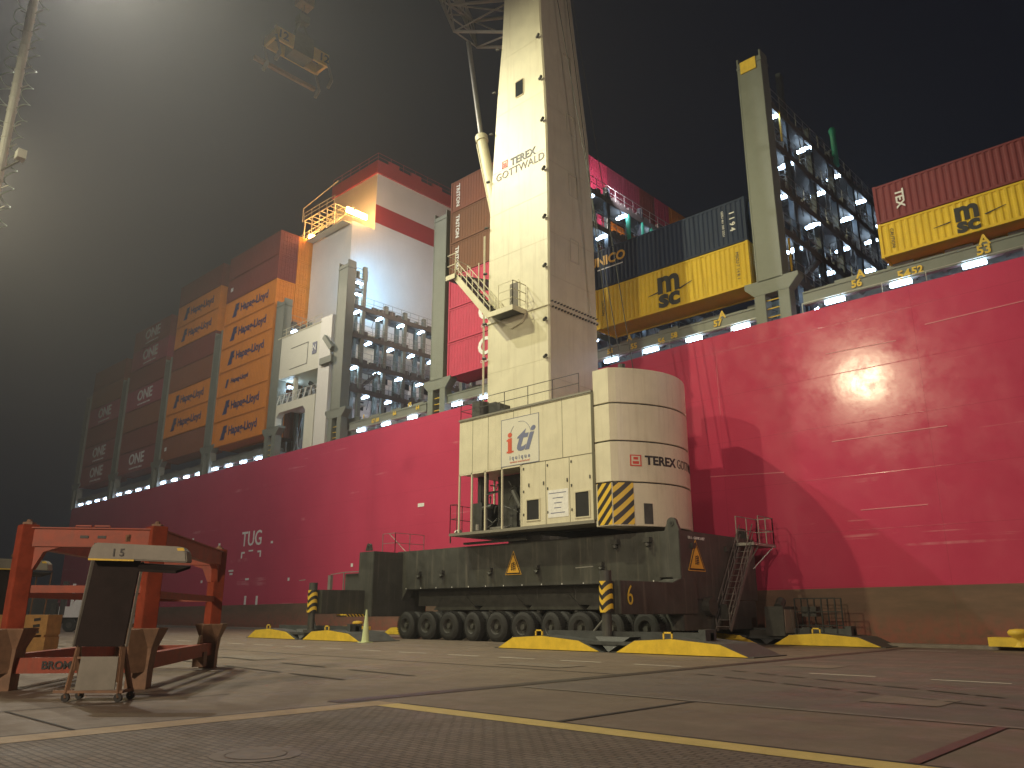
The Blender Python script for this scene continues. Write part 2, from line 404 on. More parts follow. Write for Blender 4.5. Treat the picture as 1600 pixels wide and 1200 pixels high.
whiteline = ground_mat('worn_white_line', ((.62,.58,.5),(.75,.7,.62)), 5, 20, dirt=.35)
for i in range(22):
    x0 = -60.0 + i*2.95 + (0.0 if i % 3 else .12)
    if x0 > -3: break
    if abs(x0+13.5) < 1.6: continue
    sheet('white_dash', x0, x0+1.75, 22.22, 22.36, .010, whiteline)
for x0 in (-13.2, -21): sheet('white_dash', x0, x0+2.6, 38.6, 38.72, .010, whiteline)
# quay edge capping
cap = MB(); cap.box(-400, 100, 42.0, QY-.02, 0.0, .16)
tag(obj('quay_kerb', cap, mat('quay_capping', (.20,.17,.15), .7, var=.25, scale=2)), kind='structure')
# patched concrete and tyre marks on the apron
patch = ground_mat('patched_concrete', ((.15,.125,.10),(.20,.165,.135)), 2.5, 20, dirt=.6)
for i, (x0, x1, y0, y1) in enumerate(((-6.2,-4.8,16,17.4),(-19,-16.2,19.3,20.6),(-30,-26.5,15.2,16.4),(-11.8,-10.2,24.5,26))): sheet('pavement_patch', x0, x1, y0, y1, .0145, patch)
tm = mat('tyre_mark_rubber', (.085,.070,.057), .8, var=.35, scale=6)
for (xa, ya, xb, yb) in ((-60,16.0,-16,12.2),(-60,17.9,-16,14.2),(-12,20,-2,15.8),(-12,21.8,-2,17.5)):
    q = MB(); n = 10; d = Vector((xb-xa, yb-ya, 0)).normalized(); sd = Vector((-d.y, d.x, 0))*.07
    for j in range(n):
        a_ = Vector((xa,ya,.0175)).lerp(Vector((xb,yb,.0175)), j/n+.01*random.random()); b_ = Vector((xa,ya,.0175)).lerp(Vector((xb,yb,.0175)), (j+.55+.4*random.random())/n)
        q.add([a_-sd, b_-sd, b_+sd, a_+sd], [(0,1,2,3)])
    tag(obj('tyre_mark', q, tm), kind='structure')
# manhole
mh = MB(); 
for r0, r1, zz in ((0,.34,.012),(.36,.52,.010)):
    n = 32; vs = []
    for i in range(n):
        t = 2*math.pi*i/n
        vs += [(-9.1+r1*math.cos(t), 5.3+r1*math.sin(t), zz), (-9.1+r0*math.cos(t), 5.3+r0*math.sin(t), zz)]
    mh.add(vs, [(2*i, 2*((i+1)%n), 2*((i+1)%n)+1, 2*i+1) for i in range(n)])
o = obj('manhole_cover', mh, mat('manhole_iron', (.14,.12,.10), .5, metal=.2, var=.3, scale=6)); tag(o, 'round iron manhole cover set in the block paving', 'manhole cover')

# ================================================================== SHIP
SY = 43.65
def deckz(x):
    if x > -21: return 18.58
    if x > -46: return 18.58-(-21-x)*.021
    return 18.05-(-46-x)*.0095
ship = empty('container_ship', (-70, 68, 0))
tag(ship, 'huge magenta hulled container ship moored along the quay', 'container ship')
hb = MB(); prof = [40,0,-10,-21,-34,-46,-60,-75,-90,-110,-125,-136]
def hullring(x, y0): return [(x, y0, -3.2), (x, y0, deckz(x)), (x, 93, deckz(x)), (x, 93, -3.2)]
rs = [hullring(x, SY) for x in prof]; rs += [hullring(-138.5, SY+.8), hullring(-141, SY+3.5), hullring(-143, SY+9)]
hb.rings(rs)
hull = obj('hull', hb, hull_mat(), ship)
text('tug_mark', 'TUG', 2.2, M['whitetxt'], hull, (-79.4, SY, 9.15), bold=.02, xs=.95, depth=.02)
k = MB()
for sx in (-1, 1):
    k.box(-79.3+sx*1.95-.1, -79.3+sx*1.95+.1, SY-.03, SY, 7.2, 7.85); k.box(*sorted((-79.3+sx*1.95, -79.3+sx*1.35)), SY-.031, SY, 7.68, 7.87)
k.box(-79.8, -78.9, SY-.03, SY, 7.85, 8.0); obj('tug_bracket_mark', k, M['whitetxt'], hull)
k = MB()
for px, py in ((383,938),(401,938)): 
    p = survey(px, py, Y=SY); k.box(p.x-.18, p.x+.18, SY-.03, SY, p.z-.45, p.z+.45)
for px, py, ww, hh in ((658,789,.4,.15),(361,892,.5,.1),(361,897,.3,.1),(386,905,.35,.1),(550,883,.15,.15),(451,905,.15,.15),(302,843,.2,.15),(315,909,.2,.15),(425,847,.2,.12),(343,851,.2,.15)):
    p = survey(px, py, Y=SY); k.box(p.x-ww, p.x+ww, SY-.03, SY, p.z-hh, p.z+hh)
obj('draught_mark', k, M['whitetxt'], hull)
k = MB()   # rubbing strakes and scratches of the plating
for (a, b_) in (((1290,553),(1400,532)),((1300,690),(1480,665)),((1345,797),(1450,788)),((1445,507),(1600,470)),((1110,745),(1225,738))):
    p = survey(*a, Y=SY); q = survey(*b_, Y=SY); k.bar((p.x, SY, p.z), (q.x, SY, q.z), .04, .05)
obj('plating_seam', k, mat('scuffed_seam', (.62,.20,.24), .4), hull)
# --- deck edge: girder with bay numbers, hatch coamings, passage lamps
def passage(x0, x1, far=False):
    z = deckz((x0+x1)/2)
    p = MB()
    p.box(x0, x1, SY+.35, SY+.75, z+.62, z+1.35)          # girder under the outboard stacks
    p.box(x0, x1, SY+.30, SY+.36, z+1.30, z+1.40); p.box(x0, x1, SY+.30, SY+.36, z+.58, z+.66)
    o = obj('deck_girder', p, M['lbridge'], ship)
    n = max(1, int((x1-x0)/1.5)); p = MB()
    for i in range(n):
        xa = x0+(x1-x0)*i/n; xb = x0+(x1-x0)*(i+1)/n-.12
        p.box(xa, xb, SY+1.5, SY+1.7, z+1.0, z+1.95+.12*(i % 2)); p.box(xb-.3, xb-.1, SY+1.7, SY+2.6, z+1.2, z+1.6)
    p.box(x0, x1, SY+2.6, SY+2.8, z, z+2.4)               # hatch coaming wall at the back of the passage
    obj('coaming_plate', p, M['lbridge'], ship)
    r = MB(); r.rail([(x0, SY+.12, z), (x1, SY+.12, z)], h=.62, step=2.4, r=.02, mids=0)
    obj('deck_rail', r, M['galv'], ship)
    l = MB(); nl = max(1, round((x1-x0)/(3.6 if not far else 3.3)))
    for i in range(nl):
        xc = x0+(x1-x0)*(i+.5)/nl
        l.box(xc-.55, xc+.55, SY+.28, SY+.5, z+.30, z+.50)
    obj('passage_lamp', l, M['led'], ship)
    return z
def cblocks(z, n, zb):      # twistlock pedestals under the stacks
    pass
BAYS = dict(r=(-12.8,-0.6), b2=(-32.85,-20.65), b3=(-48.95,-36.75), b5=(-91.35,-79.15), b6=(-105.5,-93.3), b7=(-119.9,-107.7), b8=(-134.6,-122.4))
for k_, (a, b_) in BAYS.items(): passage(a-.6 if k_ != 'r' else -17.6, b_+(1.2 if k_ == 'r' else .6), far=a < -79)
passage(-63.2, -51.8)
# numbers stencilled on the girder and coaming
def num(s, px, py, size=.62, dz=0):
    p = survey(px, py, Y=SY+.28)
    text('bay_number', s, size, M['yelltxt'], ship, (p.x, SY+.30, p.z), bold=.02)
for s, px, py, sz in (('57',1121,505,.6),('56',1033,533,.55),('58',1053,524,.5),('55',990,541,.55),('A',983,528,.6),('A',1128,492,.7),('A',1344,428,.7),('56',1338,443,.6),('54',1412,429,.7),('52',1433,422,.6),('53',1537,390,.7),('A',1537,375,.8),
                      ('67 68',586,657,.5),('66',616,646,.5),('65',640,632,.5),('64',652,637,.5),('F',568,651,.5),('55',953,549,.5)): num(s, px, py, sz)
# --- lashing bridges
def lashing_bridge(xc, post_top, decks, yend, hidden=False, tall_y=0, yposts=(), lampoffs=2.9, w=1.7, lit=True, dense=True, front=True):
    z = deckz(xc); zb = 21.25 if xc > -40 else 21.0
    br = empty('lashing_bridge', (0,0,0), ship)
    p = MB(); x0, x1 = xc-w/2, xc+w/2; y0 = SY+.02
    p.box(x0+.08, x1-.08, y0, y0+.9, zb, post_top-.5)
    p.box(x0, x0+.12, y0-.02, y0+1, zb, post_top-.1); p.box(x1-.12, x1, y0-.02, y0+1, zb, post_top-.1)
    p.box(x0-.05, x1+.05, y0-.05, y0+1.05, post_top-.95, post_top-.8)
    # portal foot with flared head
    zt = zb+.1
    p.poly([(x0-.85,y0,zt),(x1+.95,y0,zt),(x1+.95,y0,zt-.25),(x1+.30,y0,zt-.95),(x0-.25,y0,zt-.95),(x0-.85,y0,zt-.35)], (0,.8,0))
    p.box(x0-.25, x0+.45, y0, y0+.8, z-.1, zt-.95); p.box(x1-.40, x1+.30, y0, y0+.8, z-.1, zt-.95)
    obj('post', p, M['lbridge'], br, bevel=.02 if dense else 0)
    if dense:
        q = MB()
        for i in range(3): q.box(x0+.45, x1-.4, y0+.2, y0+.26, z+.3+i*.55, z+.36+i*.55)
        obj('rung', q, M['yelltxt'], br)
    # columns, walkways, railings and lamps across the ship
    for yy in yposts:
        top = decks[0]+.9 if yy > tall_y+.1 else post_top-.3
        c = MB(); c.box(x1-.35, x1, yy, yy+.42, z, top); c.box(x0, x0+.35, yy, yy+.42, z, top)
        for a, b_ in zip(decks[1:], decks[:-1]):
            pass
        obj('column', c, M['lbridge'] if xc < -40 else M['shaded_steel'], br)
    for di, dz in enumerate(decks):
        d = MB(); d.box(x0, x1, y0+1, yend, dz-.12, dz); d.box(x1-.12, x1+.04, y0+1, yend, dz-.5, dz-.13); d.box(x0-.04, x0+.12, y0+1, yend, dz-.5, dz-.13)
        if dense:
            y = y0+1.2
            while y < yend-.5:       # lashing cages and stowed rods along the walkway
                if random.random() < .75: d.box(x1-.32, x1-.02, y, y+.35+.5*random.random(), dz, dz+.22+.25*random.random())
                y += 1.1
        obj('walkway', d, M['lbdark'], br)
        if dense:
            r = MB(); r.rail([(x1, y0+1, dz), (x1, yend, dz)], h=1.05, step=1.25, r=.022); r.rail([(x0, y0+1, dz), (x0, yend, dz)], h=1.05, step=1.25, r=.022)
            obj('railing', r, M['galv'], br)
        if lit:
            y = y0+1.6+(di % 2)*1.6; k = 0
            while y < yend-1 and k < (7 if dense else 2):
                l = MB(); l.box(x1-.95, x1+.04, y, y+.2, dz-.74, dz-.58)
                l.box(x1-.7, x1-.25, y+.02, y+.11, dz-.58, dz-.49)
                obj('lamp', l, M['led'], br); y += lampoffs if dense else 9; k += 1
    if dense:
        b = MB()
        for i, (ya, yb) in enumerate(zip(yposts[:-1], yposts[1:])):
            if i % 2 == 0 and len(decks) > 2:
                b.bar((x1-.2, ya+.2, decks[-1]), (x1-.2, yb+.2, decks[-1]-3.1 if i % 4 else decks[-2]), .3)
        for yy in yposts:             # vertical ladders and hanging turnbuckles
            for s_ in (0, .4): b.bar((x0+.6+s_, yy+.8, decks[-1]), (x0+.6+s_, yy+.8, decks[0]), .05)
            zz = decks[-1]
            while zz < decks[0]: b.bar((x0+.6, yy+.8, zz), (x0+1.0, yy+.8, zz), .035); zz += .33
        for i in range(int((yend-y0)*2.2)):
            yy = y0+1.2+random.random()*(yend-y0-1.8); dz = random.choice(decks)
            b.bar((x1+.02, yy, dz-.1), (x1+.02+random.uniform(-.1,.1), yy+random.uniform(-.5,.5), dz-1.0-1.2*random.random()), .045)
        obj('lashing_gear', b, M['lbdark'], br)
    return br
D5 = (33.6, 30.4, 27.3, 24.1)
b1 = lashing_bridge(-19.4, 37.7, (34.0, 31.1, 28.0, 24.9, 21.9), 88, tall_y=46.6, yposts=[46.6, 50.5, 54.4, 58.3, 62.2, 66.1, 72, 80], lampoffs=5.2)
lashing_bridge(-34.8, 37.7, (34.0, 31.1, 28.0, 24.9, 21.9), 66, yposts=[47.2, 52, 57, 62], lampoffs=4.5)
lashing_bridge(-50.2, 37.3, (33.6, 30.4, 27.3, 24.1), 62, yposts=[47.2, 52, 57])
b4 = lashing_bridge(-65.4, 37.2, (32.4, 29.3, 26.3, 23.5), 62, tall_y=45.7, yposts=[45.7, 48.7, 51.3, 54.0, 57.5])
lashing_bridge(-77.6, 36.3, (33.3, 24.5), 47.5, yposts=[47.0], lampoffs=2.2, dense=True)
lashing_bridge(-92.35, 36.0, (33.4, 30.4, 27.3, 24.1), 50, dense=False)
for xx in (-106.6, -121.2, -136.0): lashing_bridge(xx, 35.6, (32, 27.3), 50, dense=False)
# bridge top platform with lamps near the funnel
k = MB(); k.box(-66.2, -64.6, SY+1, 46.2, 35.3, 35.45); k.rail([(-64.6, SY+1, 35.45), (-64.6, 46.2, 35.45)]); k.box(-66.2,-64.6, SY+1,46.2, 34.2,34.3)
obj('top_platform', k, M['lbdark'], b4)
l = MB(); l.box(-65.0,-64.7,45.0,45.7,34.9,35.05); l.box(-65.0,-64.7,44.9,45.6,33.6,33.72); obj('lamp', l, M['led'], b4)
# tall bridge extras: name plate, green stack light cover, yellow ladder
k = MB(); k.box(-20.0, -18.9, SY-.05, SY-.0, 36.3, 37.2); obj('end_plate', k, M['yellow'], b1)
k = MB(); k.rings([[(-18.5+rr*math.cos(t*math.pi/5), 55.3+rr*math.sin(t*math.pi/5), zz) for t in range(10)] for zz, rr in ((33.9,.22),(36.6,.22),(36.95,.30),(37.2,.18))])
obj('vent_cowl', k, M['green'], b1, smooth=True)
k = MB(); 
for ya, za in ((45.6,31.5),(45.0,22.0)): k.bar((-18.5,ya,za),(-18.5,ya,za+2.2),.1)
obj('safety_ladder', k, M['yellow'], b1)
b2x = -34.0
for ya in (52.2, 53.6, 50.2):
    k = MB(); k.rings([[(b2x+rr*math.cos(t*math.pi/5), ya+rr*math.sin(t*math.pi/5), zz) for t in range(10)] for zz, rr in ((31.2,.2),(33.3,.2),(33.6,.12))]); obj('vent_cowl', k, M['green'], ship, smooth=True)
# --- engine casing and funnel block
cz = MB(); cz.box(-80.6, -71, 48.2, 92, 18, 45.6); cs = obj('engine_casing', cz, M['white'], ship)
cz = MB(); cz.box(-80.2, -71.003, 51.4, 90, 45.61, 53.2); fn = obj('funnel_block', cz, M['white'], ship)
cz = MB(); cz.box(-80.45, -70.8, 51.2, 90.2, 53.2, 54.9); obj('roof_band', cz, M['shipred'], fn)
cz = MB(); cz.box(-71.04, -70.97, 51.4, 90, 46.6, 49.0); obj('red_stripe', cz, M['shipred'], fn)
cz = MB(); cz.rail([(-80.4, 51.3, 54.9),(-70.9,51.3,54.9),(-70.9,85,54.9)], step=2); 
for i in range(9): cz.box(-71.2, -70.9, 53+i*3.6, 54.6+i*3.6, 54.9, 55.5)
obj('roof_rail', cz, M['shipred'], fn)
cz = MB()
cz.box(-81.6, -71.4, 47.2, 48.18, 45.35, 45.45); cz.rail([(-81.6, 47.2, 45.45),(-71.0,47.0,45.45),(-71.0,49.5,45.61)], step=1.6); cz.rail([(-79.5,49.4,48.15),(-73,49.4,48.15)],h=1.0,step=1.6)
for i in range(8): cz.bar((-79.5+i*.93,46.9,48.05),(-79.5+i*.93,49.4,48.05),.07)
for yy in (46.9,48.1,49.4): cz.bar((-79.5,yy,48.05),(-73,yy,48.05),.1)
cz.rail([(-79.5,46.9,48.15),(-73,46.9,48.15)],h=1.0,step=1.6)
for i in range(5): cz.bar((-79.4+i*1.6,47.0,45.45),(-79.4+i*1.6,47.0,48.0),.1); cz.bar((-79.4+i*1.6,47.0,45.45),(-78.4+i*1.6,49.0,48.0),.07)
cz.bar((-80,47,50),(-73,47.2,51.2),.08); cz.bar((-80,47,48.15),(-80,47,50),.08)
obj('bridge_wing_platform', cz, M['creamrail'], cs)
cz = MB()
for a in (47.2, 48.3, 49.2): cz.box(-70.95, -70.7, a, a+.8, 46.3, 46.9)
obj('floodlight', cz, M['sodium'], cs)
cz = MB()
for yy in (55, 60, 66, 74): cz.box(-71.01,-70.96,yy,yy+.9,20,22); 
for i in range(6): cz.box(-71.01,-70.96,50+i*3.2,51.1+i*3.2,26.8,27.9); cz.box(-71.01,-70.96,50+i*3.2,51.1+i*3.2,23.2,24.2)
obj('porthole', cz, M['glass'], cs)
cz = MB(); cz.box(-78.6,-78.2,47.2,47.9,45.5,46.0); obj('stack_lamp', cz, M['sodium'], cs)
# --- white deckhouse on legs at the ship's side
dh = MB(); dh.poly([(-77.1,SY+.05,26.4),(-69.0,SY+.05,26.15),(-69.0,SY+.05,31.2),(-77.3,SY+.05,31.2)], (0,7.5,0)); dho = obj('deck_house', dh, mat('cream_ship_paint', (.66,.65,.54), .45, var=.04, streak=.08), ship)
dh = MB(); dh.poly([(-68.97,SY+.02,17.8),(-66.9,SY+.02,17.8),(-66.9,SY+.02,31.6),(-68.97,SY+.02,31.6)], (0,3.2,0))
obj('support_column', dh, M['white'], dho)
dh = MB()
dh.poly([(-77.2,SY+.05,17.6),(-76.6,SY+.05,17.6),(-76.6,SY+.05,22.0),(-76.0,SY+.05,22.5),(-71.4,SY+.05,22.5),(-70.9,SY+.05,22.0),(-70.9,SY+.05,17.7),(-69.2,SY+.05,17.7),(-69.2,SY+.05,23.4),(-77.2,SY+.05,23.4)], (0,.7,0))
dh.box(-77.2,-69.0,SY+.75,50.0,23.2,23.4); dh.box(-74.1,-73.7,SY+.3,SY+.7,23.4,26.2)
obj('portal_leg', dh, dho.data.materials[0], dho)
dh = MB(); dh.rail([(-77.2,SY+.1,23.4),(-69,SY+.1,23.4)], step=1.1); 
for i in range(7): dh.bar((-76.8+i*1.05,SY+.1,23.4),(-76.3+i*1.05,SY+.1,24.4),.09)
obj('railing', dh, M['whitetxt'], dho)
dh = MB(); dh.box(-77.5,-68.8,SY,SY+7.6,31.2,31.32); dh.rail([(-77.4,SY+.1,31.3),(-69,SY+.1,31.3)],h=.9); obj('roof_edge', dh, M['creamrail'], dho)
dh = MB()
for (a,b_,c,d) in ((-74.6,-71.2,29.5,29.56),(-74.6,-71.2,27.1,27.16),(-71.26,-71.2,27.1,29.56)): dh.box(a,b_,SY+.02,SY+.05,c,d)
obj('hatch_outline', dh, M['dark'], dho)
dh = MB(); dh.box(-70.3,-69.5,SY+.0,SY+.05,27.9,29.2); obj('sign_panel', dh, M['greytxt'], dho)
text('sign_letter', 'N', .9, M['whitetxt'], dho, (-69.9, SY-.02, 28.55), bold=.02)
dh = MB(); dh.box(-76.4,-76.0,SY+1,SY+1.8,25.6,25.75); dh.box(-74.5,-74.1,47,47.8,22.9,23.05); dh.box(-70.4,-70,46.5,47.5,22.9,23.0); dh.box(-72,-71.5,48.5,49.3,25.8,25.95); obj('ceiling_lamp', dh, M['led'], dho)
dh = MB()   # machinery seen through the portals
for i in range(26):
    x = random.uniform(-76.5,-69.5); y = random.uniform(45.5,49.5); zz = random.choice((18,18,18,18.8)); s_ = random.uniform(.3,1)
    if i % 3: dh.box(x, x+s_, y, y+s_, zz, zz+random.uniform(.4,2.8))
    else: dh.tube((x,y,zz),(x+random.uniform(-.8,.8),y,zz+3.2),.09)
for i in range(7): dh.bar((-76.5+i*1.1,46,18),(-75.9+i*1.1,46.5,22.4),.1)
obj('mooring_winch', dh, mat('winch_grey', (.22,.25,.26), .5, var=.5, scale=2), dho)
dh = MB(); dh.bar((-71.8,SY+1.6,24.8),(-70.4,SY+1.2,23.4),.5); dh.bar((-71.8,SY+1.6,24.8),(-72.8,SY+1.6,25.6),.35); obj('davit_arm', dh, M['lbdark'], dho)
dh = MB(); dh.bar((-67.8,SY-.1,29.2),(-66.3,SY-.1,27.6),.5); dh.box(-68.3,-66.2,SY-.3,SY+.3,26.2,26.9); obj('crane_bracket', dh, M['lbridge'], dho)
# dark space behind the outboard passage under the casing
k = MB(); k.box(-66.8,-63.2,SY+1.4,SY+1.7,18,20.2); obj('vent_box', k, M['lbridge'], ship)
# ================================================================== CONTAINERS
CL, CW, CH = 12.2, 2.44, 3.1
CM = {}
def cmat(name, col):
    if name not in CM: CM[name] = mat('container_paint_'+name, col, .6, spec=.25, var=.1, scale=.5, streak=.22, streakcol=tuple(c*.4 for c in col))
    return CM[name]
COL = dict(orange=(.60,.20,.025), magenta=(.50,.05,.10), brown=(.20,.065,.035), maroon=(.17,.035,.03), navy=(.012,.024,.062), yellow=(.70,.48,.035),
           rust=(.30,.085,.03), umber=(.17,.07,.032), grey=(.2,.2,.2), plum=(.20,.045,.05), wine=(.26,.04,.07))
MESH = {}
def container_meshes(cname, ch):
    key = (cname, ch)
    if key in MESH: return MESH[key]
    m = cmat(cname, COL[cname]); z0 = Vector((0,0,0))
    # corrugated body: local x 0..CL, y 0..CW, z 0..ch ; near side y=0, doors at x=CL
    b = MB(); n = 34; per = (CL-.5)/n; prof = []
    for i in range(n):
        x = .25+i*per; prof += [(x+.0*per, .045), (x+.30*per, .045), (x+.50*per, .0075), (x+.80*per, .0075)]
    prof.append((CL-.25, .045))
    vs = [(x, y, .17) for x, y in prof] + [(x, y, ch-.14) for x, y in prof]; k = len(prof)
    b.add(vs, [(i, i+1, k+i+1, k+i) for i in range(k-1)])
    b.add([(x, CW-y, z) for x, y, z in vs], [(i, i+1, k+i+1, k+i) for i in range(k-1)])
    b.box(.05, CL-.05, .06, CW-.06, .1, ch-.03)
    body = b.mesh('side_panels'); body.materials.append(m)
    f = MB()
    for x in (0, CL-.16):
        for y in (0, CW-.16): f.box(x, x+.16, y, y+.16, 0, ch)
    for y in (0, CW-.1):
        f.box(.16, CL-.16, y, y+.1, .03, .17); f.box(.16, CL-.16, y+.0, y+.1, ch-.14, ch-.02)
    for x in (.0, CL-.12): f.box(x, x+.12, .16, CW-.16, .0, .16); f.box(x, x+.12, .16, CW-.16, ch-.16, ch-.0)
    for x in (-.01, CL-.17):
        for y in (-.01, CW-.17):
            for z in (-.005, ch-.115): f.box(x, x+.18, y, y+.18, z, z+.12)
    fr = f.mesh('frame'); fr.materials.append(m)
    d = MB()
    for s_ in (0, 1):
        y0 = .17+s_*((CW-.34)/2+.01); y1 = y0+(CW-.34)/2-.02
        d.box(CL-.06, CL-.03, y0, y1, .17, ch-.17)
        for i in range(5): d.box(CL-.03, CL-.008, y0+.04, y1-.04, .3+i*(ch-.5)/5, .3+(i+.62)*(ch-.5)/5)
        for q in (.28, .72): d.box(CL-.01, CL+.03, y0+(y1-y0)*q-.022, y0+(y1-y0)*q+.022, .15, ch-.12)
        d.box(CL+.03, CL+.05, y0+.25, y1-.2, 1.15, 1.2)
    dm = d.mesh('door'); dm.materials.append(m)
    MESH[key] = (body, fr, dm); return MESH[key]
LOGO = {}
def logo_parts(kind, ch):
    """lettering of one container, in the container's own coordinates (near side y=0, readable from -Y)"""
    if (kind, ch) in LOGO: return LOGO[(kind, ch)]
    r = empty('tmp', (0,0,0)); out = []
    T = lambda nm, s, sz, m, x, z, **k: out.append(text(nm, s, sz, m, r, (x, -.012, z), **k))
    c = ch/2; ctr = CL/2
    if kind == 'hapag':
        T('lettering', 'Hapag-Lloyd', 1.42, M['navytxt'], 7.25, c+.05, bold=.03, xs=.92)
        k = MB(); Y0 = -.012
        for (a, bb) in (((2.05,.75),(2.75,2.35)),((2.45,.75),(3.05,2.1))):
            k.poly([(a[0],Y0,a[1]),(a[0]+.42,Y0,a[1]),(bb[0]+.42,Y0,bb[1]),(bb[0],Y0,bb[1])], (0,-.006,0))
        k.poly([(2.0,Y0-.007,.72),(3.0,Y0-.007,.72),(3.15,Y0-.007,1.05),(2.15,Y0-.007,1.05)], (0,-.004,0)); k.poly([(2.55,Y0-.007,1.5),(3.55,Y0-.007,1.5),(3.65,Y0-.007,1.75),(2.65,Y0-.007,1.75)], (0,-.004,0))
        k.poly([(2.6,Y0-.0075,2.1),(3.5,Y0-.0075,2.1),(3.6,Y0-.0075,2.4),(2.75,Y0-.0075,2.4)], (0,-.004,0))
        out.append(obj('emblem', k, M['navytxt'], r))
    if kind == 'hapag_small':
        T('lettering', 'Hapag-Lloyd', .82, M['navytxt'], 5.4, c+.1, bold=.02)
        k = MB(); k.poly([(2.0,-.012,.95),(2.5,-.012,.95),(2.85,-.012,2.0),(2.35,-.012,2.0)], (0,-.006,0)); out.append(obj('emblem', k, M['navytxt'], r))
    if kind.startswith('msc'):
        s = ch/3.1; ctr = 4.3 if kind == 'msc_right' else ctr
        T('lettering', 'm', 2.35*s, M['blacktxt'], ctr+.15, c+.48*s, bold=.085*s, xs=1.0); T('lettering', 'sc', 1.75*s, M['blacktxt'], ctr+.15, c-.72*s, bold=.075*s, xs=1.15)
        k = MB(); k.poly([(ctr-1.5,-.013,c-.26*s),(ctr-.7,-.013,c-.18*s),(ctr-.6,-.013,c-.05*s),(ctr-.75,-.013,c-.08*s),(ctr-1.5,-.013,c-.22*s)], (0,-.006,0))
        k.poly([(ctr+.95,-.013,c-.25*s),(ctr+1.95,-.013,c+.02*s),(ctr+1.95,-.013,c-.03*s),(ctr+1.0,-.013,c-.36*s)], (0,-.006,0)); out.append(obj('swash_line', k, M['blacktxt'], r))
        T('code_lettering', 'MSCU 7 14 R 1', .30, M['brtxt'], CL-.8, c, rot=R(-90)); T('code_lettering', 'CAUTION', .26, M['brtxt'], .7, c, rot=R(-90))
    if kind == 'nico':
        T('lettering', 'UNICO', 1.0, M['sign'], -.05+1.25, c+.55, bold=.03); k = MB(); k.box(.3, 2.6, -.014, -.008, c-.1, c-.02); out.append(obj('lettering_line', k, M['whitetxt'], r))
        T('code_lettering', '1 1 9 4', .5, M['whitetxt'], CL-.95, c+.1, rot=R(-90), bold=.015); T('code_lettering', 'GESU 461 308 22G1', .22, M['whitetxt'], CL-1.6, c+.1, rot=R(-90))
    if kind == 'triton':
        T('lettering', 'TRITON', .62*ch/3.1, M['whitetxt'], .95, c, rot=R(-90), bold=.015)
    if kind == 'triton_end':
        T('lettering', 'TEX', .8*ch/3.1, M['whitetxt'], 1.35, c, rot=R(-90), bold=.02)
    if kind == 'one':
        T('lettering', 'ONE', 2.1, M['whitetxt'], 6.3, c+.25, bold=.05, xs=1.15); T('code_lettering', 'OCEAN NETWORK EXPRESS', .34, M['whitetxt'], 6.3, .55)
    if kind == 'one_big':
        T('lettering', 'ONE', 2.6, M['whitetxt'], 7.1, c+.25, bold=.06, xs=1.3); T('code_lettering', 'OCEAN NETWORK EXPRESS', .42, M['whitetxt'], 7.1, .45)
    if kind == 'caution':
        k = MB(); k.box(.9,1.5,-.014,-.006,c-.2,c+.3); out.append(obj('label_panel', k, M['whitetxt'], r))
    LOGO[(kind, ch)] = [(o.name.split('.')[0], o.data) for o in out]
    for o in out: bpy.data.objects.remove(o)
    bpy.data.objects.remove(r)
    return LOGO[(kind, ch)]
def container(x, y, z, cname, logo, label, group=None, ch=CH, door=True):
    r = empty('shipping_container', (x, y, z)); tag(r, label, 'shipping container', group or 'containers stacked on the ship')
    body, fr, dm = container_meshes(cname, ch)
    lst = [('side_panels', body), ('frame', fr)] + ([('door', dm)] if door else [])
    if logo: lst += logo_parts(logo, ch)
    for nm, me in lst:
        o = bpy.data.objects.new(nm, me); SC.collection.objects.link(o); o.parent = r
    return r
CY = SY+.12
ORD = ['bottom','second','third','fourth','fifth','sixth','seventh','eighth','ninth']
# right of the tall bridge
container(-12.85, CY, 20.6, 'yellow', 'msc_right', 'yellow container with black lettering at the right edge, under a brown container', ch=2.05)
container(-12.85, CY, 20.6+2.06, 'plum', 'triton_end', 'dull red brown container on top of the yellow one at the right edge', ch=2.36)
# between tower and tall bridge
container(-32.85, CY, 21.3, 'yellow', 'msc', 'yellow container with black lettering just left of the tall grey bridge post')
container(-32.85, CY, 21.3+3.11, 'navy', 'nico', 'dark blue container stacked on the yellow one beside the tall grey post')
# stack left of the crane tower
for t, (c_, lg, nm) in enumerate([('magenta','one','pink container with white lettering'),('magenta','one','pink container with white lettering'),('magenta',None,'plain pink container'),
                          ('umber','triton','rust brown container with upright white letters'),('umber','triton','rust brown container with upright white letters'),('brown','triton','dark brown container with upright white letters')]):
    container(-48.95, CY, 20.95+t*3.13, c_, lg, f'{nm}, {ORD[t]} of the stack left of the crane tower')
# inner rows of that bay, seen by their door ends over the navy container
rowc = [('magenta','pink'),('magenta','pink'),('wine','dark red'),('wine','wine red'),('maroon','maroon'),('magenta','crimson'),('orange','orange'),('orange','orange')]
for k_ in range(8):
    for t in (3, 4, 5):
        cn, nm = rowc[k_]
        if t == 4 and k_ in (2, 3, 4): cn, nm = 'orange', 'rusty orange'
        container(-48.9, CY+2.5*(k_+1), 20.95+t*3.13, cn, None, f'{nm} container end, {ORD[t]} tier, row {k_+2} inboard, behind blue box', group='inner container ends behind the crane tower')
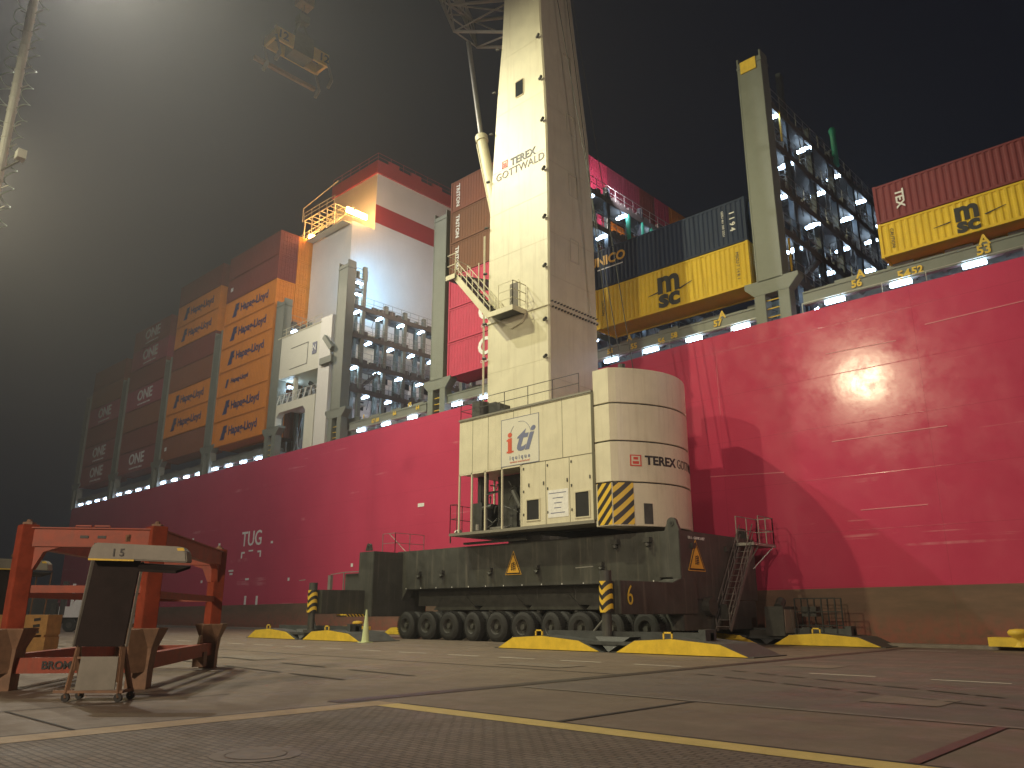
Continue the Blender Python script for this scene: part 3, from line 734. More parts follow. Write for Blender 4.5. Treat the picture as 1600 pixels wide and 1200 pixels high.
# orange stack left of the white deckhouse
for t in range(6):
    container(-91.35, CY, 20.62+t*3.13, 'orange', 'hapag_small' if t == 2 else 'hapag',
              f'orange container with {"small" if t == 2 else "large"} blue lettering, {ORD[t]} of the stack left of white deckhouse')
for t in range(6, 8):
    container(-91.35, CY, 20.62+t*3.13, 'maroon', 'caution' if t == 6 else None, f'dark red container, {ORD[t]} tier, above the orange stack left of the white deckhouse')
for k_ in range(1, 4):
    for t in range(0, 8):
        cn = random.choice(['orange','rust','orange','brown']) if t < 5 else 'orange'
        container(-91.35, CY+2.5*k_, 20.62+t*3.13, cn, None, f'{ {"orange":"orange","rust":"rust red","brown":"brown"}[cn] } container end, {ORD[t]} tier, row {k_+1} inboard, left of funnel', group='container ends beside the funnel')
far = {
 'b6': [('brown','caution','dark brown'),('orange','hapag','orange'),('orange','hapag','orange'),('brown',None,'dark brown'),('maroon',None,'maroon'),('orange','hapag','dim orange'),('orange','hapag','dim orange'),('maroon',None,'dark red')],
 'b7': [('plum','one','plum'),('maroon',None,'maroon'),('brown',None,'dark brown'),('wine','one','dark magenta'),('maroon',None,'maroon'),('wine','one','dark magenta'),('plum','one','plum')],
 'b8': [('plum','one','plum'),('plum','one','plum'),('maroon',None,'maroon'),('wine','one','dark magenta'),('brown',None,'brown'),('maroon',None,'maroon')]}
wh = {'b6':'second lettered stack from the deckhouse', 'b7':'third stack left of the deckhouse', 'b8':'farthest hazy stack at the far end'}
for bk, lst in far.items():
    for t, (cn, lg, nm) in enumerate(lst):
        container(BAYS[bk][0], CY, {'b6':20.75,'b7':20.5,'b8':20.35}[bk]+t*3.13, cn, lg, f'{nm} container, {ORD[t]} of the {wh[bk]}', door=(bk == 'b6'))

# ================================================================== MOBILE HARBOUR CRANE
crane = empty('mobile_harbour_crane', (-31.3, 37.7, 0))
tag(crane, 'big cream and dark grey mobile harbour crane on many tyres beside the ship', 'harbour crane')
XL, XR, YN, YF, ZB, ZT = -43.0, -21.15, 34.4, 42.2, 3.04, 5.52
c = MB()
c.poly([(XL,YN,ZB),(XL,YN,ZT),(XR,YN,ZT),(XR,YN,2.2),(XR-.5,YN,3.25),(XR-1.2,YN,3.25),(XR-1.2,YN,ZB)][::-1], (0,YF-YN,0))
c.box(XR-1.0, XR+.0, YN+.02, YF-.3, .75, 2.2)
ch_ = obj('chassis', c, M['chassis'], crane, bevel=.03)
c = MB(); c.box(-44.0, -42.4, 32.0, 36.5, 1.35, 5.42); c.box(-44.0,-42.4, 39.0, 43.0, 1.35, 5.4); c.box(-43.9,-42.0,36.5,39.0,2.9,5.2); c.box(-45.9,-44.02,32.3,33.8,2.95,4.1); obj('end_box', c, M['chassis'], ch_, bevel=.03)
c = MB(); c.bar((-45.9,32.2,3.0),(-45.9,32.2,4.2),.06); c.bar((-45.9,32.2,4.2),(-44.0,32.2,4.2),.06); c.bar((-47.4,32.2,4.1),(-45.9,32.2,4.2),.05); c.box(-47.6,-47.3,32.1,32.3,3.1,4.05); obj('tool_rack', c, M['galv'], ch_)
for lx, ly in ((-43.2,32.1),(-21.6,34.5),(-21.7,41.8)):
    ls = .55 if lx < -40 else .8; c = MB(); n = 12; outer = [(math.cos(R(a)), math.sin(R(a))) for a in range(0,181,20)]
    c.poly([(lx-.55*ls,ly,ZT-.02),(lx+.55*ls,ly,ZT-.02)]+[(lx+.36*u*ls,ly,ZT+(.45+.36*v)*ls) for u, v in outer], (0,.18,0)); c.tube((lx,ly-.04,ZT+.45*ls),(lx,ly+.22,ZT+.45*ls),.17*ls,n=14)
    obj('lifting_lug', c, M['chassis'], ch_)
    c = MB(); c.tube((lx,ly-.05,ZT+.45*ls),(lx,ly-.03,ZT+.45*ls),.10*ls,n=12); obj('lug_hole', c, M['black'], ch_)
def triangle_sign(ax, cx, zc, w_, h_):
    s_ = MB(); s2 = MB(); s3 = MB(); e = .02
    P = (lambda u, v, d: (cx+u, YN-d, zc+v)) if ax == 'y' else (lambda u, v, d: (XR+d, cx+u, zc+v))
    def tri(k, d, mb, t): 
        ext = Vector(P(0,0,d+t))-Vector(P(0,0,d)); mb.poly([P(-w_/2*k,-h_/3*k,d),(P(w_/2*k,-h_/3*k,d)),P(0,h_*2/3*k,d)], ext)
    tri(1, .0, s_, .02); tri(.93, .02, s2, .006); tri(.76, .026, s3, .006)
    o = obj('warning_sign', s_, M['sign'], ch_); obj('sign_border', s2, M['blacktxt'], o); q = obj('sign_face', s3, M['sign'], o)
    g_ = MB()
    for i in range(4):
        a = Vector(P(-.16+.02*i, -.15+i*.11, .034)); b_ = Vector(P(.20-.03*i, -.09+i*.11, .034)); g_.bar(a, b_, .035)
    for u in (-.12, .02, .15): g_.bar(P(u,-.22,.034), P(u+.02,.22,.034), .03)
    obj('sign_pictogram', g_, M['blacktxt'], o)
triangle_sign('y', -32.3, 4.15, 1.28, 1.35); triangle_sign('x', 35.9, 4.1, 1.65, 1.55)
c = MB()
for x in (-40.6,-38.4,-34.1,-30.4,-25.9): c.box(x-.15,x+.15,YN-.25,YN,3.95,4.15); c.tube((x,YN-.2,3.85),(x+.1,YN-.2,3.75),.13)
for x in (-24.9,-22.9): c.box(x-.2,x+.2,YN-.3,YN,5.0,5.25); c.tube((x,YN-.22,4.95),(x+.05,YN-.22,4.8),.12)
for y in (35.6, 39.0): c.box(XR, XR+.12, y-.15, y+.15, 4.7, 4.95)
c.tube((XR,36.6,1.9),(XR+.4,36.6,1.9),.45,n=12); c.box(XR,XR+.6,37.6,38.3,1.2,2.0)
obj('bracket', c, M['dark'], ch_)
c = MB()
for i in range(14): c.box(-42.0+i*1.48, -41.95+i*1.48, YN-.02, YN, ZB+.03, ZB+.1)
obj('marker_reflector', c, M['whitetxt'], ch_)
text('small_lettering', 'ITI 1 - GHMK 6407', .2, M['whitetxt'], ch_, (XR+.02, 36.0, 5.2), facing='+X')
# undercarriage, axles, wheels
c = MB(); c.box(-41.6,-21.8, 35.2, 40.4, 2.0, ZB-.02)
for x in (-38.0,-33.8,-29.8,-25.6): c.poly([(x-2.0,YN+.7,1.75),(x+2.0,YN+.7,1.75),(x+1.0,YN+.7,2.6),(x-1.0,YN+.7,2.6)][::-1], (0,7.0,0))
for x in (-35.0,-31.2,-28.4): c.tube((x,YN+1.0,1.6),(x,YN+1.0,3.0),.22)
obj('bogie_beam', c, M['dark'], crane)
c = MB(); c.poly([(XL,YN-.0,ZB),(XL,YN-.0,2.0),(XL+.35,YN-.0,2.0),(XL+1.1,YN-.0,ZB)], (0,.6,0)); obj('mudguard', c, M['chassis'], crane)
RW = .83
def tyre_ring(y0, y1, cx, cz, r=RW, n=28):
    prof_ = [(y0,.42),(y0,.62),(y0+.04,r-.10),(y0+.12,r-.01),(y0+.2,r),(y1-.2,r),(y1-.12,r-.01),(y1-.04,r-.10),(y1,.62),(y1,.42)]
    return [[(cx+rr*math.cos(2*math.pi*i/n), yy, cz+rr*math.sin(2*math.pi*i/n)) for i in range(n)] for yy, rr in prof_]
wh_root = None
def make_wheel(x, y0):
    t = MB(); t.rings(tyre_ring(y0, y0+.55, x, RW), cap=False); t.rings(tyre_ring(y0+.68, y0+1.23, x, RW), cap=False)
    for i in range(40):        # tread lugs
        a = 2*math.pi*i/40
        for yy in (y0+.06, y0+.30): 
            p_ = Vector((x+RW*math.cos(a), yy, RW+RW*math.sin(a))); q_ = p_+Vector((-.07*math.sin(a),.2,.07*math.cos(a))); t.bar(p_, q_, .06, .035, up=(math.cos(a),0,math.sin(a)))
    wl = obj('wheel', t, M['rubber'], crane, smooth=False)
    rm = MB(); n = 20
    for yy0, yy1, r0 in ((y0+.10,y0+1.15,.43),): rm.tube((x,yy0+.16,RW),(x,yy1,RW),r0,n=n)
    rm.rings([[(x+rr*math.cos(2*math.pi*i/n), yy, RW+rr*math.sin(2*math.pi*i/n)) for i in range(n)] for yy, rr in ((y0+.02,.44),(y0-.0,.46),(y0+.03,.40),(y0+.24,.36))], cap=False)
    obj('rim', rm, M['rim'], wl)
    hb_ = MB(); hb_.tube((x,y0+.05,RW),(x,y0+.3,RW),.14,.17,n=12)
    for i in range(8): hb_.tube((x+.27*math.cos(i*.785),y0+.22,RW+.27*math.sin(i*.785)),(x+.27*math.cos(i*.785),y0+.27,RW+.27*math.sin(i*.785)),.028,n=6)
    obj('hub', hb_, M['chassis'], wl)
    return wl
protoW = make_wheel(0, 0)
protoW.parent = crane
wheel_org = Vector((0,0,0))
def dup(o, parent):
    c_ = o.copy(); SC.collection.objects.link(c_); c_.parent = parent; ORG[c_.name] = ORG[o.name]
    for ch in o.children: dup(ch, c_)
    return c_
base = -ORG[crane.name]     # mesh was baked relative to the crane; undo with the offset
for row, ys in enumerate((33.55, 40.4)):
    for i in range(10):
        x = -40.95 + i*2.015
        o_ = protoW if (row == 0 and i == 0) else dup(protoW, crane)
        st = [0,.05,.03,-.16,.02,.06,-.20,.05,-.15,-.10][i]
        # the mesh sits at world (0,0,0): move it to its axle and steer about the axle
        rot = Matrix.Rotation(st, 4, 'Z'); c0 = Vector((0,0,0))-ORG[crane.name]
        o_.matrix_basis = Matrix.Translation(Vector((x, ys, 0))) @ Matrix.Translation(c0) @ rot @ Matrix.Translation(-c0)
# outriggers
hz_chev = {}
def outrigger(x, ytip, yroot, label_n=None, sgn=-1, xw=1.0):
    b = MB(); zt, zb_ = 2.95, 1.52
    d = 1 if yroot > ytip else -1
    b.poly([(x-xw, ytip+.6*d, zb_), (x-xw, yroot, zb_), (x-xw, yroot+1.2*d, zb_), (x-xw, yroot+1.2*d, zt+.3), (x-xw, yroot-.2*d, zt+.22), (x-xw, yroot-.9*d, zt+.02), (x-xw, ytip+.6*d, zt)], (xw,0,0))
    o = obj('outrigger_beam', b, M['chassis'], crane, bevel=.03)
    l = MB(); l.tube((x-.5, ytip+.25*d, .55),(x-.5, ytip+.25*d, zb_+.2),.21,n=16); l.tube((x-.5,ytip+.25*d,zt-.05),(x-.5,ytip+.25*d,zt+.42),.26,n=16); l.tube((x-.5,ytip+.25*d,.42),(x-.5,ytip+.25*d,.6),.45,n=16)
    lg = obj('outrigger_leg', l, M['chassis'], crane)
    m_ = hazard('chevron_stripes', x-.5, 'x', .42, -1, chev=True)
    k = MB(); k.rings([[(x-.5+.30*math.cos(R(a)), ytip+.25*d+.30*math.sin(R(a)), zz) for a in range(0,360,20)] for zz in (zb_+.08, zt-.03)]); obj('chevron_sleeve', k, m_, lg)
    l = MB(); l.bar((x-.5, ytip+.3*d, 1.5),(x-2.6,ytip+2.0*d,.75),.07); l.bar((x-.9,ytip-.1*d,zt+.6),(x-2.2,ytip+.3*d,zt+.6),.04); obj('stay_bar', l, M['galv'], lg)
    if label_n: text('beam_number', label_n, 1.25, M['yelltxt'], o, (x+.03, ytip+1.3*d, 2.3), facing='+X', bold=-.01, xs=.8)
    return o
outrigger(-21.05, 28.6, 34.4, '6'); outrigger(-43.2, 28.2, 33.0); outrigger(-20.6, 46.5-.5, 46.4) if False else None
k = MB(); k.box(-43.6,-42.6,30.2,31.9,1.35,1.5); obj('warning_strip', k, hazard('strip_stripes', 0, 'y', .25, 1), crane)
# slewing ring
k = MB(); k.tube((-31.3,37.7,ZT-.02),(-31.3,37.7,6.15),3.3,3.3,n=40); k.tube((-31.3,37.7,5.95),(-31.3,37.7,6.3),3.5,3.2,n=40); k.box(-36.4,-26.2,34.9,40.5,6.05,6.3); k.poly([(-37.3,35,6.28),(-26.2,35,6.28),(-26.2,35,6.0),(-34.0,35,5.9)][::-1],(0,5.4,0))
obj('slew_ring', k, M['black'], crane)
k = MB(); k.box(-36.2,-31.0,34.05,34.35,5.6,5.72); obj('slew_guard', k, M['chassis'], crane)
# machinery house
HN, HF, HX0, HX1, HZ0, HZ1 = 34.0, 41.3, -36.55, -26.12, 6.32, 13.3
k = MB()
k.box(HX0, HX1, HN, HF, 9.95, HZ1); k.box(-31.25, HX1, HN, HF, HZ0+.1, 9.95); k.box(HX0, -31.25, 39.5, 39.7, HZ0, 9.95)
hs = obj('machinery_house', k, M['cream'], crane, bevel=.015)
k = MB(); k.box(HX0-.75, HX1, HN-.04, HF+.05, HZ0-.06, HZ0+.1); k.box(HX0-.04, HX1+.02, HN-.06, HF+.05, HZ1, HZ1+.12); obj('edge_trim', k, mat('trim_grey', (.22,.21,.17), .5), hs)
k = MB()     # panel seams
for x in (-35.35,-34.0,-31.9,-30.55,-28.2): k.box(x-.012,x+.012,HN-.007,HN,9.97,HZ1-.02)
for x in (-29.45,-27.75): k.box(x-.015,x+.015,HN-.007,HN,HZ0+.12,9.93)
k.box(-31.25,HX1,HN-.008,HN,9.93,9.97); k.box(HX0,HX1,HN-.006,HN,HZ1-.08,HZ1-.05); k.box(HX1-.03,HX1+.14,HN-.04,HN,HZ0+.1,HZ1)
obj('panel_seam', k, mat('dark_panel_seam', (.10,.09,.05), .6), hs)  # thin dark strips mark the panel joints
k = MB()
for x in (-29.6,-27.9,-26.35,-30.7): k.box(x-.03,x+.03,HN-.04,HN,8.6,8.8)
for x in (-31.15,-29.35,-27.65):
    for z in (7.0,8.3,9.6): k.box(x,x+.08,HN-.025,HN,z,z+.14)
obj('panel_latch', k, M['dark'], hs)
def framed_window(x0, x1, z0, z1):
    f_ = MB()
    for a,b_,c_,d_ in ((x0-.07,x1+.07,z0-.07,z0),(x0-.07,x1+.07,z1,z1+.07),(x0-.07,x0,z0,z1),(x1,x1+.07,z0,z1)): f_.box(a,b_,HN-.04,HN-.001,c_,d_)
    o = obj('vent_opening', f_, M['creamrail'], hs); q = MB(); q.box(x0,x1,HN-.012,HN-.002,z0,z1); obj('vent_grille', q, M['black'], o)
framed_window(-30.85,-29.95,6.75,7.85); framed_window(-27.35,-26.45,6.65,7.95)
k = MB(); k.box(-29.3,-27.85,HN-.015,HN-.0,6.75,8.25); np_ = obj('notice_plate', k, M['whitetxt'], hs)
k = MB()
for i, (a,b_) in enumerate(((-29.2,-28.0),(-28.95,-28.2),(-28.85,-28.3),(-28.85,-28.35),(-29.1,-28.1))): k.box(a,b_,HN-.02,HN-.016,8.05-i*.27,8.09-i*.27)
obj('notice_text_line', k, M['greytxt'], np_)
# engine bay: posts and machinery
k = MB()
for x in (-36.5,-35.4,-34.25,-32.85,-31.32): k.box(x-.045,x+.045,HN,HN+.09,HZ0+.1,9.95)
k.box(-36.5,-31.3,HN,HN+.08,9.87,9.95)
k.box(-36.52,-36.42,HF-.1,HF,HZ0,9.95); k.box(-36.5,-36.4,37,37.1,HZ0,9.95)
obj('bay_post', k, M['cream'], hs)
k = MB(); k.box(-36.2,-35.2,34.7,37.0,HZ0+.1,8.2); k.box(-34.0,-32.5,34.9,37.5,HZ0+.25,8.9); k.box(-32.2,-31.3,34.8,38.5,HZ0+.3,9.0); k.box(-35.0,-31.3,35.9,36.1,HZ0+.1,9.9); k.box(-34.4,-31.3,38.2,39.4,HZ0+.1,9.9)  # the wide thin box is a dark backing wall imitating shade in the bay
k.tube((-35.9,35.3,8.2),(-35.9,35.3,9.9),.2); k.tube((-34.7,34.6,HZ0+.3),(-34.7,34.6,9.9),.13); k.tube((-35.0,34.6,7.8),(-34.2,34.6,7.9),.14); k.tube((-32.4,34.5,8.6),(-31.8,34.5,7.6),.18)
k.bar((-36.4,36,9.0),(-34.4,36,9.0),.12); k.bar((-36.4,36,8.1),(-34.4,36,8.1),.1); k.bar((-35.2,36.4,HZ0),(-35.2,36.4,9.9),.12)
for i in range(18):
    x = random.uniform(-35.0,-31.5); z = random.uniform(6.5,9.4); k.tube((x,34.55,z),(x+random.uniform(-.6,.6),34.6,z+random.uniform(-.6,.6)),.04)
obj('engine', k, M['dark'], hs)
k = MB(); k.box(-34.2,-33.0,34.4,34.6,6.5,6.62); k.box(-32.0,-31.5,34.6,35.2,6.9,7.3); k.box(-32.1,-31.4,34.6,35.2,7.6,7.9); k.tube((-35.15,34.3,6.5),(-35.15,34.3,6.85),.12); k.tube((-37.1,34.4,6.5),(-36.8,34.4,6.55),.16); obj('oil_pan', k, M['galv'], hs)
k = MB(); k.rail([(HX0-.1,HN,HZ0+.1),(HX0-.7,HN,HZ0+.1),(HX0-.7,HN+2,HZ0+.1)], h=1.75, step=1.2); k.bar((-37.2,34,6.3),(-37.2,34,5.85),.06); obj('side_railing', k, M['dark'], hs)
k = MB(); k.rail([(HX0+.05,HN+.05,HZ1+.12),(-27.0,HN+.05,HZ1+.12)], h=1.15, step=1.75, r=.02); k.rail([(HX0+.05,HN+.05,HZ1+.12),(HX0+.05,HN+4,HZ1+.12)], h=1.15, step=1.3, r=.02); obj('roof_railing', k, M['dark'], hs)
k = MB(); k.tube((-35.6,34.9,HZ1+.1),(-35.6,34.9,HZ1+1.25),.55,n=14); k.box(-34.9,-33.9,34.9,36.4,HZ1+.1,HZ1+.95); k.box(-34.0,-33.3,34.7,35.4,HZ1+.1,HZ1+.5); k.box(-35.0,-34.4,35,36,HZ1+.9,HZ1+1.15); obj('roof_tank', k, M['dark'], hs)
# logo board
k = MB(); lx0, lx1, lz0, lz1 = -33.85,-31.05,10.35,13.0
lx0, lz1 = survey(784,659,Y=HN).x, survey(784,659,Y=HN).z; lx1, lz0 = survey(842,721,Y=HN).x, survey(842,721,Y=HN).z
for a,b_,c_,d_ in ((lx0,lx1,lz0,lz0+.03),(lx0,lx1,lz1-.03,lz1),(lx0,lx0+.03,lz0,lz1),(lx1-.03,lx1,lz0,lz1)): k.box(a,b_,HN-.016,HN-.001,c_,d_)
lb = obj('logo_frame', k, M['greytxt'], hs)
k = MB(); k.box(lx0+.03,lx1-.03,HN-.009,HN-.001,lz0+.03,lz1-.03); obj('logo_board', k, mat('logo_board_cream', (.66,.64,.54), .45, var=.04), hs)
LW = lx1-lx0; LH = lz1-lz0
red_i = mat('faded_red_letter', (.62,.10,.05), .5); blu = mat('faded_blue_letter', (.16,.18,.30), .5)
text('logo_letter', 'i', LH*.62, red_i, hs, (lx0+LW*.24, HN-.012, lz0+LH*.47), bold=.05, xs=1.2)
text('logo_letter', 'ti', LH*.70, blu, hs, (lx0+LW*.57, HN-.012, lz0+LH*.51), bold=.045, xs=1.15, shear=.35)
k = MB(); k.box(lx0+LW*.15,lx0+LW*.24,HN-.014,HN-.010,lz0+LH*.52,lz0+LH*.555); k.box(lx0+LW*.15,lx0+LW*.34,HN-.014,HN-.010,lz0+LH*.275,lz0+LH*.31); obj('letter_serif', k, red_i, hs)
text('logo_name', 'iquique', LH*.12, blu, hs, (lx0+LW*.5, HN-.012, lz0+LH*.16), bold=.008, spacing=1.6)
text('logo_name', 'terminal internacional', LH*.055, red_i, hs, (lx0+LW*.5, HN-.012, lz0+LH*.07), spacing=1.1)
k = MB(); pr = None
for i in range(13):
    a = R(165-i*13); p_ = Vector((lx0+LW*(.52+.30*math.cos(a)), HN-.013, lz0+LH*(.50+.40*math.sin(a))))
    if pr is not None and i not in (4,5): k.bar(pr, p_, .012, .02)
    pr = p_
obj('logo_arc', k, M['greytxt'], hs)
# counterweight
CZ0, CZ1, CX0, CX1 = 6.0, 14.5, -26.0, -25.0
cy0, cy1, bul = 34.0, 41.35, 1.75
def cwx(y): t = (y-cy0)/(cy1-cy0); return CX1+.02+bul*math.sin(math.pi*t)**.8
def cwring(z, ins=0): 
    ys = [cy0+(cy1-cy0)*i/28 for i in range(29)]
    pts = [(CX0, cy0+ins, z)] + [(cwx(y)-ins, min(max(y, cy0+ins), cy1-ins), z) for y in ys] + [(CX0, cy1-ins, z)]
    return pts
k = MB(); zs = [6.0, 8.28, 10.45, 12.5, 14.5]
for za, zb2 in zip(zs[:-1], zs[1:]):
    k.rings([cwring(za+.035,.03), cwring(za+.06), cwring(zb2-.06), cwring(zb2-.035,.03)])
cwt = obj('counterweight', k, M['cream'], crane)
k = MB(); k.rings([cwring(6.1,.10), cwring(14.4,.10)]); obj('counterweight_core', k, M['black'], cwt)
def on_cw(y0, z0):
    def f(c):
        # arc length along the curved rear face
        y = y0+c.x*.92; sl = (cwx(y+.01)-cwx(y-.01))/.02; nv = Vector((1,-sl,0)).normalized()
        return Vector((cwx(y), y, z0+c.y)) + nv*(.012+c.z)
    return f
for s_, zz, yy in (('TEREX', 9.44, 37.0),): text('lettering', s_, .66, M['blacktxt'], cwt, (0,0,0), bold=.02, fn=on_cw(36.45, zz), xs=1.1)
text('lettering', 'GOTTWALD', .70, M['brtxt'], cwt, (0,0,0), fn=on_cw(39.05, zz), bold=-.004, xs=.80)
def cw_panel(name, ya, yb, za, zb2, m, d0=.004, d1=.012):
    q = MB(); n = 8; f0 = on_cw(0, 0)
    rows = []
    for i in range(n+1):
        y = (ya+(yb-ya)*i/n)/.92; rows.append([f0(Vector((y,za,d0))), f0(Vector((y,zb2,d0))), f0(Vector((y,zb2,d1))), f0(Vector((y,za,d1)))])
    q.rings(rows); return obj(name, q, m, cwt)
e1 = .92
cw_panel('emblem_square', 34.75, 35.28, 9.12, 9.72, M['redtxt']); cw_panel('emblem_inner', 34.81, 35.22, 9.18, 9.66, M['cream'], .012, .016); cw_panel('emblem_mark', 34.86, 35.16, 9.23, 9.38, M['redtxt'], .016, .02); cw_panel('emblem_mark', 34.90, 35.12, 9.46, 9.60, M['redtxt'], .016, .02)
cw_panel('recess', 35.3, 35.75, 6.15, 7.2, M['dark']); cw_panel('recess', 40.4, 40.75, 6.15, 7.2, M['dark'])
hzm = hazard('hazard_stripes', 0, 'x', .62, -1.15); hzy = hazard('hazard_stripes_side', 0, 'y', .62, -1.15)
k = MB(); k.box(CX0+.12, CX1+.02, cy0-.02, cy0-.001, 6.1, 8.24); obj('hazard_panel', k, hzm, cwt)
cw_panel('hazard_panel', cy0+.03, cy0+.85, 6.1, 8.24, hzy)
k = MB(); k.box(-25.3,-24.9,35.3,35.8,14.4,14.75); k.tube((-25.1,35.5,14.6),(-25.1,35.5,15.0),.2); obj('lashing_eye', k, M['dark'], cwt)
hs.location = (.74,-.8,-.19); cwt.location = (.74,-.8,-.19)
# tower
k = MB()
def tring(z, xl, xr, yn, yf, ch=.10): return [(xl+ch,yn,z),(xr-ch,yn,z),(xr,yn+ch,z),(xr,yf,z),(xl,yf,z),(xl,yn+ch,z)]
TP = [(13.42,-35.25,-29.86,35,39.85),(20.0,-35.27,-29.82,35,39.82),(28,-35.15,-29.76,35,39.62),(33.5,-34.75,-29.86,35,39.50),(37,-34.5,-30.0,35,39.2),(41.5,-34.05,-30.25,35,38.9),(47,-33.75,-30.4,35,38.4)]
k.rings([tring(*t) for t in TP]); tw = obj('tower', k, M['cream'], crane)
k = MB()
k.rings([tring(19.95,-35.37,-29.74,34.93,39.92), tring(20.07,-35.37,-29.74,34.93,39.92)]); tf = obj('flange', k, M['cream'], tw)
k = MB()
for i in range(16): k.tube((-29.74, 35.2+i*.3, 19.85),(-29.62, 35.2+i*.3, 19.85),.06,n=6); k.tube((-29.8, 35.2+i*.3, 20.25),(-29.66, 35.2+i*.3, 20.25),.05,n=6)
obj('bolt', k, M['dark'], tf)
def tower_xr(z):
    for a, b_ in zip(TP[:-1], TP[1:]):
        if a[0] <= z <= b_[0]: t = (z-a[0])/(b_[0]-a[0]); return a[2]+(b_[2]-a[2])*t, a[1]+(b_[1]-a[1])*t
    return TP[-1][2], TP[-1][1]
k = MB()
for z in (16.6,19.0,22.6,26.0,29.5,33.2,36.5,40): xr_, xl_ = tower_xr(z); k.tube((xr_-.35,34.9,z),(xr_-.05,34.75,z+.02),.10,n=8); k.tube((xl_+.05,34.85,z+1),(xl_-.18,34.8,z+1.02),.09,n=8)
obj('flood_lamp', k, M['dark'], tw)
k = MB()
for z in (23.6, 28.4, 33.2, 38.2):        # stiffened manhole covers on the side of the tower
    xr_, _ = tower_xr(z+.8)
    for ya, yb, za, zb2 in ((37.2,38.0,z,z+.06),(37.2,38.0,z+1.6,z+1.66),(37.14,37.2,z,z+1.66),(38.0,38.06,z,z+1.66)): k.box(xr_-.02, xr_+.04, ya, yb, za, zb2)
obj('access_cover', k, mat('tower_cover_paint', (.55,.52,.40), .45), tw)
k = MB()
for z in (16.5, 24.5, 27.8, 31.0, 35.5, 40.0): xr_, xl_ = tower_xr(z); k.box(xl_+.1, xr_-.1, 34.993, 35.0, z, z+.02)
for z in (15.3, 22.0, 25.0, 30.2, 34.5): xr_, xl_ = tower_xr(z); k.box(xr_-.01, xr_+.012, 35.15, 39.4, z, z+.025)
obj('weld_seam', k, mat('weld_line', (.50,.46,.32), .5), tw)
k = MB(); p = survey(812,138,Y=35); 
k.poly([(p.x-.42+.1,34.99,p.z-.68),(p.x+.42-.1,34.99,p.z-.68),(p.x+.42,34.99,p.z-.58),(p.x+.42,34.99,p.z+.58),(p.x+.32,34.99,p.z+.68),(p.x-.32,34.99,p.z+.68),(p.x-.42,34.99,p.z+.58),(p.x-.42,34.99,p.z-.58)], (0,-.03,0))
wf = obj('window_frame', k, mat('window_frame_tan', (.40,.33,.2), .5), tw); k = MB(); k.box(p.x-.34,p.x+.34,34.94,34.955,p.z-.58,p.z+.58); obj('window_pane', k, M['glass'], wf)
pa = survey(825,250,Y=35); text('lettering', 'TEREX', .78, M['blacktxt'], tw, (survey(817,245,Y=35).x, 34.985, survey(817,245,Y=35).z), bold=.02)
pg = survey(812,262,Y=35); text('lettering', 'GOTTWALD', .80, M['brtxt'], tw, (pg.x, 34.985, pg.z), bold=.002, xs=.98)
p = survey(789,257,Y=35); k = MB()
for a,b_,c_,d_ in ((-.26,.26,-.28,-.22),(-.26,.26,.22,.28),(-.26,-.2,-.28,.28),(.2,.26,-.28,.28),(-.15,.15,-.18,-.04),(-.13,-.05,.02,.14),(.05,.13,.02,.14),(-.15,.15,.0,.04)): k.box(p.x+a,p.x+b_,34.98,34.995,p.z+c_,p.z+d_)
obj('emblem', k, M['redtxt'], tw)
# doorway, landing and stair on the tower front
dx, dz = -32.75, 20.05
k = MB(); k.poly([(dx-.48,34.995,dz),(dx+.48,34.995,dz),(dx+.48,34.995,dz+2.15),(dx+.36,34.995,dz+2.35),(dx-.36,34.995,dz+2.35),(dx-.48,34.995,dz+2.15)], (0,-.05,0)); df = obj('door_frame', k, M['creamrail'], tw)
k = MB(); k.box(dx-.36,dx+.36,34.93,34.945,dz+.03,dz+2.18); dr = obj('door', k, mat('door_brown', (.12,.10,.07), .5), df); k = MB(); k.tube((dx-.25,34.88,dz+1.0),(dx-.25,34.93,dz+1.0),.04); obj('handle', k, M['galv'], dr)  # plain dark brown door leaf
k = MB(); k.poly([(dx-1.15,34.95,dz),(dx+1.05,34.95,dz),(dx+1.05,34.95,dz-.3),(dx+.75,34.95,dz-.75),(dx-.2,34.95,dz-.95),(dx-.8,34.95,dz-.45),(dx-1.15,34.95,dz-.3)][::-1], (0,-.12,0)); k.box(dx-1.15,dx+1.05,33.7,34.95,dz-.1,dz); k.box(dx-1.17,dx+1.07,33.66,33.72,dz-.28,dz+.05); k.box(dx+1.03,dx+1.08,33.7,34.95,dz-.28,dz+.05)
ld_ = obj('landing', k, M['cream'], crane); k = MB(); k.rail([(dx-.2,33.7,dz),(dx+1.05,33.7,dz),(dx+1.05,34.9,dz)], h=1.7, step=.9, mids=2, r=.025); obj('railing', k, M['creamrail'], ld_)
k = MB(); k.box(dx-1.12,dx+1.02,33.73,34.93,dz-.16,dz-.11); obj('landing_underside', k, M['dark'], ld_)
sa = Vector((dx-1.0,33.9,dz-.1)); sb = Vector((-37.1,33.9,23.75))
k = MB()
for yy in (33.75, 34.85): k.bar((sa.x,yy,sa.z-.15),(sb.x,yy,sb.z-.15),.06,.42)
st = obj('stair', k, M['creamrail'], crane)
k = MB(); n = 13
for i in range(n): t = (i+.5)/n; p_ = sa.lerp(sb, t); k.box(p_.x-.17,p_.x+.17,33.78,34.82,p_.z+.02,p_.z+.06)
obj('step', k, M['dark'], st)
k = MB()
for yy in (33.75, 34.85):
    for dz_ in (1.05, .55): k.bar((sa.x,yy,sa.z+dz_),(sb.x,yy,sb.z+dz_),.045)
    for i in range(7): t = i/6; p_ = sa.lerp(sb, t); k.bar((p_.x,yy,p_.z),(p_.x,yy,p_.z+1.05),.04)
obj('railing', k, M['creamrail'], st)
